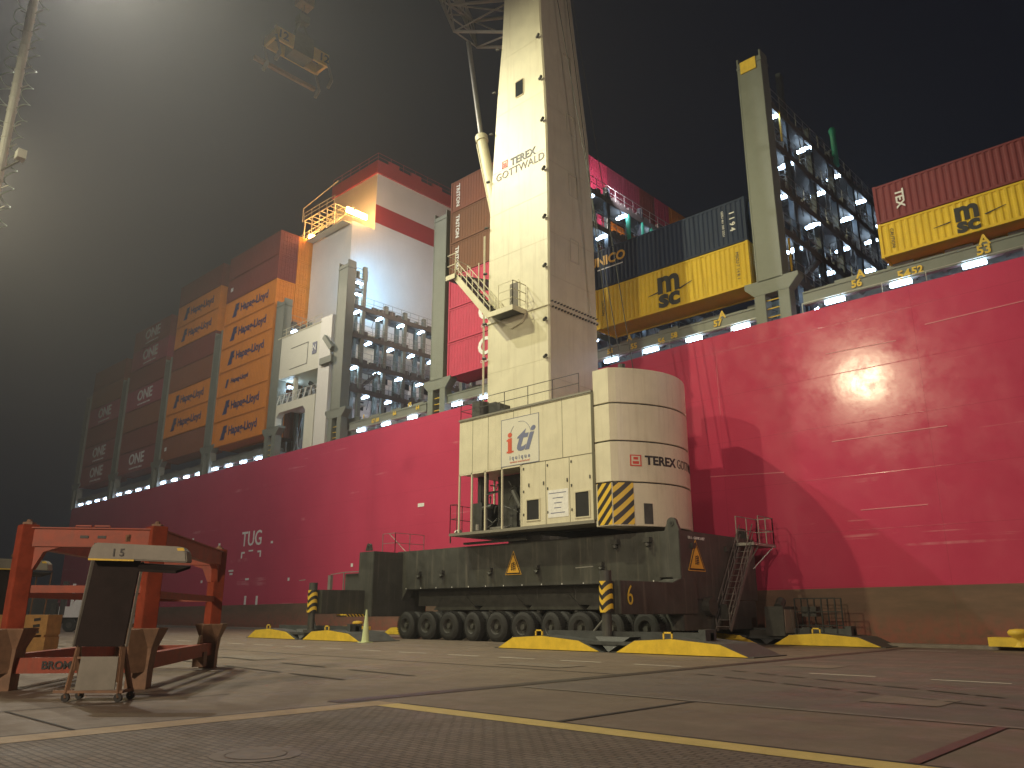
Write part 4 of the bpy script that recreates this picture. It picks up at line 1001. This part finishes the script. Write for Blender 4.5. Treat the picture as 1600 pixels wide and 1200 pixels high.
k = MB(); k.poly([(sb.x-.75,33.6,23.7),(sb.x+.1,33.6,23.7),(sb.x+.55,34.6,23.7),(sb.x+1.4,36.2,23.7),(sb.x+.4,37.2,23.7),(sb.x-.75,36.0,23.7)], (0,0,-.18)); pf = obj('upper_platform', k, M['dark'], crane)
k = MB(); k.box(sb.x-.78,sb.x+.12,33.55,33.62,23.45,23.78); k.rail([(sb.x+.1,33.62,23.7),(sb.x-.72,33.62,23.7),(sb.x-.72,35.8,23.7)], h=1.6, step=1.1, r=.025); k.bar((sb.x+1.2,34.8,22.9),(sb.x+1.2,34.8,24.6),.06); obj('railing', k, M['creamrail'], pf)
# luffing cylinder, boom and ropes
pc0 = survey(776,335,Y=38); pc1 = survey(752,214,Y=38); pr1 = survey(732,66,Y=38)
k = MB(); dd = (pc1-pc0).normalized(); a0 = pc0-dd*6; k.tube(a0, pc1, .40, n=18); k.tube(pc1-dd*.5, pc1, .5, n=18); k.tube(a0+Vector((-.42,-.1,0)), pc1+Vector((-.42,-.1,-.5)), .05); obj('luffing_cylinder', k, M['cream'], crane)
k = MB(); k.tube(pc1, pr1, .2, .2, n=14); obj('piston_rod', k, M['galv'], crane)
boomm = mat('boom_paint', (.34,.31,.27), .5)
k = MB()
A = [Vector(( -34.2, y, z)) for y, z in ((36.6,43.6),(38.8,43.6),(38.8,46.6),(36.6,46.6))]
kn = Vector((pr1.x, 37.7, pr1.z+.1)); Bq = [Vector((kn.x, 36.4, kn.z)), Vector((kn.x, 39.0, kn.z)), Vector((kn.x-.6, 39.0, kn.z+3.0)), Vector((kn.x-.6, 36.4, kn.z+3.0))]
dirb = (survey(702,0,Y=37.7)-survey(732,66,Y=37.7)).normalized(); L_ = 34
Ts = [[b_ + dirb*(L_*i/14) for b_ in Bq] for i in range(15)]
secs = [A, Bq] + Ts[1:]
for s0, s1 in zip(secs[:-1], secs[1:]):
    for i in range(4):
        k.tube(s0[i], s1[i], .13, n=7); k.tube(s0[i], s1[(i+1)%4], .07, n=6); k.tube(s1[i], s1[(i+1)%4], .07, n=6)
obj('lattice_boom', k, boomm, crane)
k = MB()
for a, b_ in (((880,0),(967,548)),((903,0),(956,560)),): 
    pt = survey(*a, X=-29.5); k.tube((-30.2, 36.2 if a[0] == 880 else 37.6, 47), survey(*b_, Y=37.5), .03, n=6)
k.tube((-30.0,37.9,47),(-26.6,39.4,14.6),.03,n=6)
obj('hoist_rope', k, M['rope'], crane)
k = MB(); xr_, xl_ = tower_xr(16)
for q in (0,.16): k.tube((-35.42-q*.6,34.9,14),(-35.42-q*.6,34.9,26.5),.035,n=6)
obj('cable_conduit', k, M['creamrail'], tw)
# access stairs on the chassis end and on the far left
def end_stair(x, ya, za, yb, zb_, ph, m):
    k = MB()
    for xx in (x, x+.75): k.bar((xx,ya,za),(xx,yb,zb_),.06,.2); k.bar((xx,ya,za+1.0),(xx,yb,zb_+1.0),.045); k.bar((xx,ya,za+.5),(xx,yb,zb_+.5),.035)
    for i in range(14): t = (i+.5)/14; k.box(x,x+.75,ya+(yb-ya)*t-.12,ya+(yb-ya)*t+.12,za+(zb_-za)*t,za+(zb_-za)*t+.035)
    for xx in (x, x+.75):
        for t in (0,.25,.5,.75): k.bar((xx,ya+(yb-ya)*t,za+(zb_-za)*t),(xx,ya+(yb-ya)*t,za+(zb_-za)*t+1.0),.04)
    o = obj('access_stair', k, m, crane)
    k = MB(); k.box(x-.1,x+.95,yb-.4,yb+2.2,zb_-.15,zb_); k.rail([(x-.05,yb-.3,zb_),(x-.05,yb+2.1,zb_),(x+.9,yb+2.1,zb_),(x+.9,yb+.4,zb_)], h=1.45, step=1.1, r=.028); k.bar((x+.9,yb+2,zb_-.1),(x,yb+1.2,zb_-1.3),.05); k.bar((x+.9,yb+.3,zb_-.1),(x,yb+.5,zb_-1.2),.05)
    obj('stair_platform', k, M['galv'], o)
end_stair(XR+.15, 37.2, .75, 40.4, 5.2, 1.4, mat('dull_stair_steel', (.17,.16,.15), .5, metal=.3, var=.3, scale=4))
k = MB(); k.rail([(-43.9,33.8,5.42),(-42.55,33.8,5.42),(-42.55,36.3,5.42)], h=1.3, step=1.3); k.bar((-43.2,33.8,6.7),(-42.3,34.6,5.45),.045); obj('deck_railing', k, M['galv'], ch_)
k = MB(); k.box(XR+1.3,XR+2.3,40.2,41.9,.45,1.9); k.box(XR+.1,XR+1.4,40.6,41.9,.4,.7); k.tube((XR+1.8,40.8,1.85),(XR+1.8,41.2,2.2),.25); o = obj('hydraulic_cabinet', k, M['dark'], crane)
k = MB(); k.box(XR+2.3,XR+2.33,40.3,41.0,.6,1.75); k.box(XR+2.3,XR+2.33,41.04,41.8,.6,1.75); obj('cabinet_door', k, mat('tan_cabinet_door', (.26,.22,.17), .5), o)
k = MB(); k.box(XR+.0,XR+.45,34.2,34.5,2.0,2.6); obj('number_plate', k, M['sign'], crane) if False else None
# ------------------------------------------------------------------ outrigger pads (lie on the quay under the legs)
def pad(xc, yn, label, ln=12.6, dp=2.6):
    r = empty('outrigger_pad', (xc, yn, 0)); tag(r, label, 'outrigger pad', 'outrigger pads on the quay')
    for s_ in (-1, 1):
        x0, x1 = (xc-ln*.5, xc-.45) if s_ < 0 else (xc+.45, xc+ln*.5)
        w_ = x1-x0
        prof_ = [(x0,.03),(x1,.03),(x1-w_*.19,.44),(x1-w_*.55,.60),(x0+w_*.16,.50)]
        k = MB(); k.poly([(x,yn+.02,z) for x, z in prof_][::-1], (0,.05,0)); obj('yellow_end_plate', k, M['yellow'], r)
        k = MB(); k.poly([(x,yn+.10,z) for x, z in [(x0,.03),(x1+.3*s_*0,.03),(x1-w_*.18,.46),(x1-w_*.55,.62),(x0+w_*.15,.52)]][::-1], (0,dp,0)); k.box(x0-.3,x1+.2,yn+.09,yn+dp+.2,.006,.04); obj('wedge_plate', k, M['padsteel'], r)
        k = MB(); xm = x0+w_*.42
        for a in ((-.22,-.16),(.16,.22)): k.box(xm+a[0],xm+a[1],yn+.1,yn+.16,.5,.86)
        k.box(xm-.22,xm+.22,yn+.1,yn+.16,.80,.86); obj('lifting_handle', k, M['yelltxt'], r)
    k = MB(); k.box(xc-4.2,xc+4.2,yn+dp*.45,yn+dp*.55,.3,1.0*.82); k.poly([(xc-.9,yn+.4,.62),(xc+.9,yn+.4,.62),(xc,yn+.1,.02)], (0,dp*.6,0)); k.box(xc-1.4,xc+1.4,yn+.2,yn+dp-.2,.3,.44); k.box(xc+3.9,xc+4.2,yn+dp*.3,yn+dp*.62,.3,.95)
    obj('cross_beam', k, M['padsteel'], r)
    return r
pad(-20.9, 27.9, 'yellow ended steel pad under the near right outrigger marked 6')
pad(-44.3, 28.0, 'yellow ended steel pad under the near left outrigger', ln=12.2)
r3 = pad(-20.0, 40.3, 'yellow ended steel pad at the quay edge behind the crane, in its shadow', ln=11.5, dp=2.2)
pad(-44.3, 39.3, 'steel pad at the quay edge under the far left end of the crane', dp=2.2)
# ================================================================== SPREADER HANGING IN THE FOG
SX = -64.0
pa_, pb_ = survey(430,52,X=SX), survey(514,92,X=SX)
sp = empty('container_spreader', (SX, (pa_.y+pb_.y)/2, (pa_.z+pb_.z)/2)); tag(sp, 'yellow container spreader numbered 12 hanging high in the lit fog', 'spreader')
cy, cz_ = (pa_.y+pb_.y)/2, (pa_.z+pb_.z)/2; hl = (pb_.y-pa_.y)/2
k = MB(); k.box(SX-.25,SX,cy-hl,cy+hl,cz_-.75,cz_+.75); k.box(SX-2.2,SX-1.9,cy-hl,cy+hl,cz_-.7,cz_+.5); k.box(SX-2.2,SX,cy-hl,cy-hl+.3,cz_-.6,cz_+.4); k.box(SX-2.2,SX,cy+hl-.3,cy+hl,cz_-.6,cz_+.4)
obj('beam', k, mat('spreader_yellow', (.62,.42,.10), .5), sp)
k = MB(); k.box(SX-1.8,SX+.05,cy-1.0,cy+1.3,cz_-.9,cz_+1.5); k.bar((SX-.5,cy-.9,cz_+1.4),(SX-.7,cy-.2,cz_+3.2),.2); k.bar((SX-.5,cy+1.1,cz_+1.4),(SX-.7,cy+.2,cz_+3.2),.2); k.box(SX-1,SX,cy-.6,cy+.6,cz_+3.1,cz_+4.0); obj('headblock', k, M['dark'], sp)
text('number', '12', 1.3, M['blacktxt'], sp, (SX+.03,cy-2.3,cz_), facing='+X', bold=.03); text('number', '12', 1.3, M['blacktxt'], sp, (SX+.03,cy+2.6,cz_), facing='+X', bold=.03)
for yy in (cy-hl+.1, cy+hl-.1):
    for xx in (SX+.1, SX-2.3):
        k = MB(); k.bar((xx,yy,cz_-.5),(xx+.3,yy+.4,cz_-2.4),.35,.25); k.bar((xx+.3,yy+.4,cz_-2.4),(xx+.1,yy+.1,cz_-3.4),.4,.3); obj('flipper_arm', k, M['board'], sp)
k = MB(); k.box(SX-3.0,SX-2.6,cy-hl-.6,cy+hl+.2,cz_-2.2,cz_-1.8); obj('lower_beam', k, M['tan'], sp)
k = MB(); k.tube((SX-.4,cy,cz_+4.0),(SX-.4,cy,cz_+26),.05); k.tube((SX-1.0,cy,cz_+4.0),(SX-1.0,cy,cz_+26),.05); obj('hoist_rope', k, M['rope'], sp)
k = MB(); k.box(SX-1.2,SX+.1,cy-.7,cy+.9,cz_+5.4,cz_+7.4); obj('hook_block', k, M['tan'], sp)
# ================================================================== NEIGHBOUR CRANE LADDER MAST
mx_, my_ = -44.2, 8.3
mast = empty('floodlit_ladder_mast', (mx_, my_, 0)); tag(mast, 'pale slender mast with caged ladder at the upper left edge', 'mast')
k = MB(); k.tube((mx_,my_,0),(mx_,my_,52),.22,n=12)
for i in range(64): k.tube((mx_,my_,i*.82),(mx_,my_,i*.82+.06),.25,n=12)
obj('pole', k, mat('pale_mast_paint', (.8,.8,.75), .5, streak=.3), mast)
cabm = mat('pale_green_cable', (.30,.36,.30), .5); k = MB()
for sgn in (-1, 1):
    ax_, ay_ = mx_+_R.x*.62*sgn, my_+_R.y*.62*sgn; pr = None
    for i in range(52*10):
        a = i*.62; z = i*.1; p_ = Vector((ax_+.26*math.cos(a)*(1+.15*math.sin(z*3.1)), ay_+.26*math.sin(a), z+.05*math.sin(z*7)))
        if pr is not None and z > 20: k.bar(pr, p_, .035)
        pr = p_
    obj('coiled_cable', k, cabm, mast); k = MB()
k = MB(); 
for i in range(26): k.bar((mx_,my_,20+i*1.2),(mx_+_R.x*.62,my_+_R.y*.62,20.3+i*1.2),.04); k.bar((mx_,my_,20+i*1.2),(mx_-_R.x*.62,my_-_R.y*.62,20.3+i*1.2),.04)
p = survey(32,243,Y=my_+.4); k.bar((mx_,my_,p.z-.3),(p.x,p.y,p.z-.3),.07); obj('bracket', k, M['galv'], mast)
k = MB(); k.box(p.x-.28,p.x+.28,p.y-.2,p.y+.2,p.z-.22,p.z+.25); fl = obj('camera_box', k, M['truckwhite'], mast); 
# ================================================================== ORANGE OVERHEIGHT FRAME
fa = Vector((-.785,.62,0)); fb = Vector((-.62,-.785,0)); P0 = Vector((-18.66,7.86,0)); LA, LB_ = 7.0, 2.75
fr_ = empty('overheight_frame', (P0.x, P0.y, 0)); tag(fr_, 'orange steel overheight lifting frame standing on four tapered feet at left', 'lifting frame')
corners = [P0, P0+fa*LA, P0+fa*LA+fb*LB_, P0+fb*LB_]
FZ = 3.5
for i, c_ in enumerate(corners):
    k = MB(); 
    k.add(*(lambda q: (q.v, q.f))(MB().bar(c_+Vector((0,0,.9)), c_+Vector((0,0,FZ)), .43, .34)))
    post = obj('corner_post', k, M['orange'], fr_, bevel=.012)
    k = MB(); u, v = fa, fb
    def q4(z, s_, off=0): return [c_+u*(a*s_)+v*(b_*s_)+Vector((0,0,z)) for a, b_ in ((-1,-1),(1,-1),(1,1),(-1,1))]
    k.rings([q4(0,.22), q4(.45,.22), q4(.85,.26), q4(1.25,.40), q4(1.27,.40), q4(1.1,.24)])
    k.bar(c_+u*.3+Vector((0,0,.35)), c_+u*.42+Vector((0,0,1.25)), .06,.4); k.bar(c_-u*.3+Vector((0,0,.35)), c_-u*.42+Vector((0,0,1.25)), .06,.4)
    obj('guide_foot', k, M['tan'], post)
    k = MB(); k.tube(c_+Vector((0,0,FZ)), c_+Vector((0,0,FZ+.12)), .09, .05); k.bar(c_-u*.1+Vector((0,0,FZ+.02)), c_+u*.14+Vector((0,0,FZ+.02)), .2,.08); obj('top_casting', k, M['tan'], post)
def fbeam(name, a, b_, z, w_=.26, h_=.40, m=M['orange'], gus=True):
    k = MB(); A_ = a+Vector((0,0,z)); B_ = b_+Vector((0,0,z)); k.bar(A_, B_, w_, h_)
    d = (B_-A_).normalized()
    if gus:
        for c_, sg in ((A_, 1), (B_, -1)):
            side = d.cross(Vector((0,0,1))).normalized()*w_*.35
            k.poly([c_+side+Vector((0,0,-h_/2)), c_+side+d*sg*.8+Vector((0,0,-h_/2+.01)), c_+side+d*sg*.42+Vector((0,0,-h_/2-.12)), c_+side+d*sg*.25+Vector((0,0,-h_/2-.5)), c_+side+Vector((0,0,-h_/2-.55))], -side*2)
        k.bar(A_+Vector((0,0,h_/2+.01)), B_+Vector((0,0,h_/2+.01)), w_+.08, .03)
    return obj(name, k, m, fr_)
bm_ = fbeam('top_beam', corners[3], corners[0], 3.22); fbeam('top_beam', corners[1], corners[2], 3.22); fbeam('top_beam', corners[0], corners[1], 3.22, gus=True)
fbeam('top_beam', corners[3], corners[2], 3.22)
fbeam('mid_rail', corners[3], corners[0], 2.10, .10, .16, gus=False); fbeam('mid_rail', corners[0], corners[1], 2.0, .10, .16, gus=False); fbeam('mid_rail', corners[1], corners[2], 2.0, .10, .16, gus=False); fbeam('mid_rail', corners[3], corners[2], 2.0, .10, .16, gus=False)
fbeam('base_beam', corners[0], corners[1], .55, .22, .34, gus=False); fbeam('base_beam', corners[3], corners[2], .55, .22, .34, gus=False); b0 = fbeam('base_beam', corners[3], corners[0], .50, .22, .32, gus=False); fbeam('base_beam', corners[1], corners[2], .5, .22, .3, gus=False)
k = MB(); md = (corners[3]+corners[0])/2; 
for s_ in (-.35, .05): k.bar(md+fb*s_+Vector((0,0,3.50)), md+fb*(s_+.33)+Vector((0,0,3.50)), .03,.03); k.bar(md+fb*s_+Vector((0,0,3.42)), md+fb*s_+Vector((0,0,3.50)), .03); k.bar(md+fb*(s_+.33)+Vector((0,0,3.42)), md+fb*(s_+.33)+Vector((0,0,3.50)), .03)
obj('top_handle', k, M['orange'], bm_)
k = MB(); nrm = Vector((-fb.y, fb.x, 0)); nrm = nrm if nrm.dot(Vector((0,0,0))-md) > 0 else -nrm
for s_, zz in ((-.25,3.24),(.12,3.24),(-.2,3.08)): c_ = md+fb*s_+nrm*.135; k.bar(c_-fb*.09+Vector((0,0,zz)), c_+fb*.09+Vector((0,0,zz)), .015,.06)
obj('slot', k, M['black'], bm_)
angb = math.atan2(-fb.y, -fb.x)
def on_beam(c0, z0):
    def f(c): return c0 - fb*c.x + nrm*(.12+c.z) + Vector((0,0,z0+c.y))
    return f
text('lettering', 'BROMMA', .22, M['blacktxt'], b0, (0,0,0), fn=on_beam(md+fb*.15, .5), bold=.006)
lug = corners[0]+fa*5.8; k = MB(); k.poly([lug+Vector((0,0,.7))-fa*.28, lug+Vector((0,0,.7))+fa*.28, lug+Vector((0,0,.95))+fa*.12, lug+Vector((0,0,.95))-fa*.12], nrm*.0+fb*.06); k.bar(lug-fa*.2+Vector((0,0,.3)), lug+fa*.25+Vector((0,0,.3)), .3,.4); obj('side_lug', k, M['tan'], fr_)
# ================================================================== SHIELD BOARDS ON CASTERS
def shield(name_lbl, org, ux, num_, sc=1.0, full=True):
    """tall dark panel under a curved grey hood, on a braced caster frame"""
    r = empty('wheeled_shield_board', tuple(org)); tag(r, name_lbl, 'wheeled board')
    u = Vector(ux).normalized(); nv = Vector((u.y, -u.x, 0)); O = Vector(org)
    W = lambda a, z, d=0: O + u*a*sc + nv*d*sc + Vector((0,0,z*sc))
    def plate(pts, d0, d1): k_ = MB(); k_.poly([W(a, z, d0) for a, z in pts], nv*(d1-d0)*sc); return k_
    obj('dark_panel', plate([(-.52,.98),(.40,.98),(.52,2.62),(-.36,2.62)], 0, .05), M['boarddark'], r)
    h = plate([(-.40,2.58),(-.36,2.82),(-.28,2.90),(1.36,2.82),(1.48,2.72),(1.52,2.52),(.52,2.56)], .0, .28)
    hd = obj('curved_hood', h, M['board'], r, bevel=.02)
    k_ = MB(); k_.poly([W(.5,2.53,.02), W(1.50,2.47,.02), W(1.36,2.36,.35), W(.62,2.40,.35)], Vector((0,0,-.05))); obj('hood_lip', k_, M['boarddark'], hd)
    obj('yellow_edge', plate([(-.38,2.565),(.5,2.545),(.5,2.575),(-.38,2.60)], .281, .286), M['yelltxt'], hd)
    k_ = plate([(1.30,2.79),(1.42,2.80),(1.46,2.74),(1.32,2.74)], .281, .286); obj('yellow_patch', k_, M['yelltxt'], hd)
    if num_:
        f = lambda c: W(.18+c.x/sc, 2.70+c.y/sc, .283+c.z)
        text('number', num_, .20, M['blacktxt'], hd, (0,0,0), fn=f, bold=.004)
    k_ = MB(); k_.box(*[q for q in (0,0,0,0,0,0)]) if False else None
    k_.bar(W(-.55,.98,.02), W(-.42,2.6,.02), .05*sc); k_.bar(W(.45,.98,.02), W(.56,2.55,.02), .04*sc)
    obj('side_tube', k_, M['galv'], r)
    if full:
        k_ = MB()
        for a0_, a1_ in ((-.46,-.56),(.38,.42)):
            for d in (.03,-.45): k_.bar(W(a0_,1.0,.0), W(a1_,.16,d), .07*sc); 
            k_.bar(W(a1_,.18,.05), W(a1_,.18,-.5), .06*sc)
        k_.bar(W(-.46,1.0,.02), W(-.46,.55,.02), .05*sc); k_.bar(W(.36,1.0,.02), W(.36,.35,.02), .05*sc); k_.bar(W(-.8,.18,.03), W(.5,.18,.03), .05*sc); k_.bar(W(-.5,.78,.02), W(.4,.78,.02), .04*sc)
        obj('leg_frame', k_, M['tan'], r)
        obj('lower_plate', plate([(-.40,.20),(.34,.22),(.34,.80),(-.36,.80)], .03, .06), M['board'], r)
        for a in (-.56,.42):
            for d in (.03,-.47):
                k_ = MB(); c_ = W(a,.075,d); k_.tube(c_-nv*.03, c_+nv*.03, .075*sc, n=12); cst = obj('caster', k_, M['black'], r)
                k_ = MB(); k_.bar(W(a-.03,.18,d), W(a+.01,.07,d+.04), .03,.02); k_.bar(W(a+.04,.18,d), W(a+.01,.07,d-.04), .03,.02); obj('caster_fork', k_, M['tan'], cst)
    else:
        k_ = MB(); k_.bar(W(-.5,.0,0), W(-.5,1,0), .05); k_.bar(W(.4,0,0), W(.4,1,0), .05); k_.bar(W(1.4,0,0), W(1.5,2.5,0), .04); k_.bar(W(1.0,0,0), W(1.05,2.5,0), .04); obj('leg_frame', k_, M['tan'], r)
    k_ = MB(); c_ = W(.25,2.93,.1); k_.bar(c_, c_+Vector((0,0,.09)), .07); k_.bar(c_+Vector((0,0,.09)), c_+Vector((0,0,.13)), .14,.05); obj('top_hook', k_, M['tan'], hd)
    return r
ub = (_R.x, _R.y, 0)
shield('grey hooded board numbered 15 on rusty casters in front of the orange frame', (-16.5, 6.21, 0), (_R.x, _R.y, 0), '1 5')
shield('grey hooded board with yellow edge behind the left orange post', (-36.1, 9.5, 0), (_R.x, _R.y, 0), None, sc=1.25, full=False)
# ================================================================== THINGS BEHIND THE FRAME
tx = Vector((-76.5, 25.3, 0)); trk = empty('terminal_tractor', tuple(tx)); tag(trk, 'white terminal tractor parked far behind the orange frame', 'terminal tractor')
ut = Vector(ub); nt_ = Vector((-ut.y, ut.x, 0))
def tb(k_, a0,a1,d0,d1,z0,z1): 
    vs = [tx+ut*a+nt_*d+Vector((0,0,z)) for a in (a0,a1) for d in (d0,d1) for z in (z0,z1)]; k_.add(vs, [(0,1,3,2),(4,6,7,5),(0,4,5,1),(2,3,7,6),(0,2,6,4),(1,5,7,3)])
k = MB(); tb(k,-.6,3.2,0,1.8,1.2,2.1); k.poly([tx+ut*a+Vector((0,0,z)) for a, z in ((.5,2.1),(3.2,2.1),(3.2,3.4),(2.0,3.3),(1.1,3.0),(.6,2.5))], nt_*1.6); tb(k,.3,.5,.0,.15,2.0,4.0); obj('cab_body', k, M['truckwhite'], trk)
k = MB(); tb(k,2.4,3.4,.1,1.6,3.35,4.3); obj('cab_glass', k, M['glass'], trk); k = MB(); tb(k,2.3,3.5,.0,1.7,4.3,4.5); obj('cab_roof', k, M['truckwhite'], trk)
k = MB()
for a in (2.6,2.85): tb(k,a,a+.12,-.03,0,1.9,2.8)
tb(k,1.4,1.8,-.03,0,1.75,1.95); obj('vent', k, M['black'], trk)
k = MB(); tb(k,-.3,4.0,.1,1.6,.7,1.45); obj('chassis', k, M['black'], trk)
for a in (.5, 2.9):
    k = MB(); c_ = tx+ut*a+Vector((0,0,.55)); k.tube(c_-nt_*.1, c_+nt_*.3, .55, n=18); o = obj('wheel', k, M['rubber'], trk); k = MB(); k.tube(c_-nt_*.12, c_-nt_*.05, .25, n=12); obj('rim', k, M['rim'], o)
k = MB(); tb(k,-.5,-.1,-.1,.2,1.4,4.2); tb(k,-1.4,-.9,.1,.5,.5,2.4); obj('exhaust_stack', k, M['dark'], trk)
for i, (cx_, cy_, w_, lbl) in enumerate(((-33.6,10.35,.95,'stacked yellow brown crate with stencil marks behind the left orange foot'),(-34.7,9.6,.9,'plain yellow brown crate left of the stencilled one behind the orange post'))):
    r = empty('crate', (cx_, cy_, 0)); tag(r, lbl, 'crate'); k = MB()
    nc = Vector((cx_,cy_,0))
    for zz in (0,.78):
        vs = [nc+ut*a*w_+nt_*d*w_+Vector((0,0,z)) for a in (-.5,.5) for d in (-.5,.5) for z in (zz+.04,zz+.74)]; k.add(vs, [(0,1,3,2),(4,6,7,5),(0,4,5,1),(2,3,7,6),(0,2,6,4),(1,5,7,3)])
        for a in (-.4,0,.4): k.bar(nc+ut*a*w_-nt_*.52*w_+Vector((0,0,zz)), nc+ut*a*w_+nt_*.52*w_+Vector((0,0,zz)), .1,.09)
    obj('box', k, M['wood'], r)
    if i == 0:
        k = MB()
        for zz in (.9,1.12,1.34): k.bar(nc-nt_*(.5*w_+.006)-ut*.02+Vector((0,0,zz)), nc-nt_*(.5*w_+.006)+ut*.22+Vector((0,0,zz+.03)), .01,.1)
        obj('stencil_mark', k, M['blacktxt'], r)
def bollard(x, y, label, big=1.0):
    r = empty('mooring_bollard', (x, y, .0)); tag(r, label, 'bollard')
    k = MB(); n = 16; k.rings([[(x+rr*big*math.cos(2*math.pi*i/n), y+rr*big*math.sin(2*math.pi*i/n), z*big) for i in range(n)] for z, rr in ((.16,.34),(.2,.26),(.42,.2),(.55,.24),(.66,.42),(.78,.45),(.88,.36),(.92,.1))]); obj('head', k, M['yelltxt'], r, smooth=True)
    return r
bollard(-8.7, 41.2, 'worn yellow mooring bollard at the right edge of the quay', 1.0)
bollard(-57.5, 42.0, 'small yellow bollard seen between the crane wheels and left outrigger', 1.0)
bollard(-99.5, 42.2, 'pale bollard with a mooring rope round it beyond the orange frame', 1.1)
k = MB(); k.box(-9.9,-2,41.0,41.9,.17,.55); k2 = obj('yellow_kerb_block', k, M['yellow']); tag(k2, 'long yellow kerb block under the right mooring bollard', 'kerb block')
k = MB(); k.box(-59,-55.5,41.1,41.9,.17,.5); k2 = obj('yellow_kerb_block', k, M['yellow']); tag(k2, 'short yellow kerb block between the left outrigger and the wheels', 'kerb block')
k = MB(); a = Vector((-99.5,42.2,.8)); b_ = Vector((-124, 43.5, 6.5)); pr = None
for i in range(13):
    t = i/12; p_ = a.lerp(b_, t)+Vector((0,0,-1.0*math.sin(math.pi*t)))
    if pr is not None: k.tube(pr, p_, .10, n=6); k.tube(pr+Vector((.3,.3,0)), p_+Vector((.5,.5,.2)), .10, n=6)
    pr = p_
tag(obj('mooring_rope', k, M['moor']), 'pale mooring rope rising from the bollard to the ship', 'rope')
p = survey(277,979,Z=0); pm = empty('slim_pole', (p.x,p.y,0)); tag(pm, 'slim dark pole with a lamp at the quay edge beyond the orange frame', 'pole'); k = MB(); k.tube((p.x,p.y,0),(p.x,p.y,6.6),.16,.11); obj('shaft', k, M['board'], pm); k = MB(); k.box(p.x-.25,p.x+.25,p.y-.2,p.y+.2,6.6,7.0); obj('lamp_head', k, M['rope'], pm)
for i, (px, lbl) in enumerate(((208,'orange and white barrier left of the orange corner post'),(242,'orange and white barrier right of the orange corner post'))):
    p = survey(px,978,Z=0); r = empty('road_barrier', (p.x,p.y,0)); tag(r, lbl, 'barrier'); k = MB(); k.poly([(p.x-.9,p.y,0),(p.x+.9,p.y,0),(p.x+.7,p.y,1.3),(p.x-.7,p.y,1.3)], (.3,.5,0)); obj('body', k, M['orange'], r)
    k = MB(); k.poly([(p.x-.2,p.y-.03,.3),(p.x+.5,p.y-.03,.3),(p.x+.2,p.y-.03,1.2),(p.x-.3,p.y-.03,1.2)], (0,.02,0)); obj('white_band', k, M['truckwhite'], r)
p = survey(574,1004,Z=0); r = empty('traffic_cone', (-38.6,29.0,0)); tag(r, 'tall pale green cone beside the left outrigger pad', 'cone'); k = MB(); k.tube((-37.4,27.9,0.03),(-37.4,27.9,1.75),.22,.05,n=14); k.box(-37.7,-37.1,27.6,28.2,0,.05); obj('body', k, M['ltgreen'], r)
p = survey(658,941,Y=41); r = empty('life_buoy_stand', (-43.5,41.5,0)); tag(r, 'small red and white drum seen through the gap over the crane wheels', 'drum'); q_ = survey(664,935,Y=41.3); k = MB(); k.tube((q_.x,q_.y,0),(q_.x,q_.y,q_.z-.5),.08); k.tube((q_.x,q_.y,q_.z-.5),(q_.x,q_.y,q_.z+.7),.42,n=14); obj('drum_body', k, M['shipred'], r); k = MB(); k.tube((q_.x,q_.y,q_.z-.1),(q_.x,q_.y,q_.z+.15),.43,n=14); obj('white_band', k, M['truckwhite'], r)
# gangway frames seen under the chassis and in the shadow beside it
def scaffold(x0, x1, y, z1, label, n):
    r = empty('scaffold_rack', ((x0+x1)/2, y, 0)); tag(r, label, 'rack'); k = MB()
    for i in range(n+1): x = x0+(x1-x0)*i/n; k.bar((x,y,0),(x,y,z1),.06); k.bar((x,y+.8,0),(x,y+.8,z1),.06)
    for j in range(4): z = .3+(z1-.3)*j/3; k.bar((x0,y,z),(x1,y,z),.05); k.bar((x0,y+.8,z),(x1,y+.8,z),.05)
    obj('tube_frame', k, M['black'] if x0 > -20 else M['tan'], r)  # the right rack is coloured black to imitate the shadow it stands in
    k = MB(); k.box(x0+.2,x1-.3,y+.1,y+.7,.35,.9); k.box(x0+.3,(x0+x1)/2,y+.1,y+.7,1.4,1.9); obj('stored_box', k, M['dark'], r)
scaffold(-18.7, -16.6, 41.3, 2.3, 'dark tube rack with boxes in the shadow right of the crane', 3)
scaffold(-37.6, -34.6, 42.0, 2.9, 'red tube rack at the quay edge seen under the crane chassis', 6)
# thin cable lying over the left concrete, far shed
sh = empty('far_shed', (-190, 40, 0)); tag(sh, 'dark low shed far away at the left behind the orange frame', 'shed'); k = MB(); k.box(-200,-180,20,60,0,5); obj('wall', k, M['board'], sh); k = MB(); k.poly([(-201,19,5),(-201,61,5),(-201,40,8)], (22,0,0)); obj('roof', k, M['dark'], sh)
# ================================================================== HAZE
hz = MB(); hz.box(-420, 115, -85, 180, -5, 95)
hm = bpy.data.materials.new('foggy_air'); hm.use_nodes = True; hn = hm.node_tree.nodes; hn.remove(hn['Principled BSDF'])
pv = hn.new('ShaderNodeVolumePrincipled'); pv.inputs['Color'].default_value = (.93,.93,.93,1); pv.inputs['Density'].default_value = .0010; pv.inputs['Anisotropy'].default_value = .62
hm.node_tree.links.new(pv.outputs[0], hn['Material Output'].inputs['Volume'])
tag(obj('haze', hz, hm), kind='stuff')
bpy.context.view_layer.update()
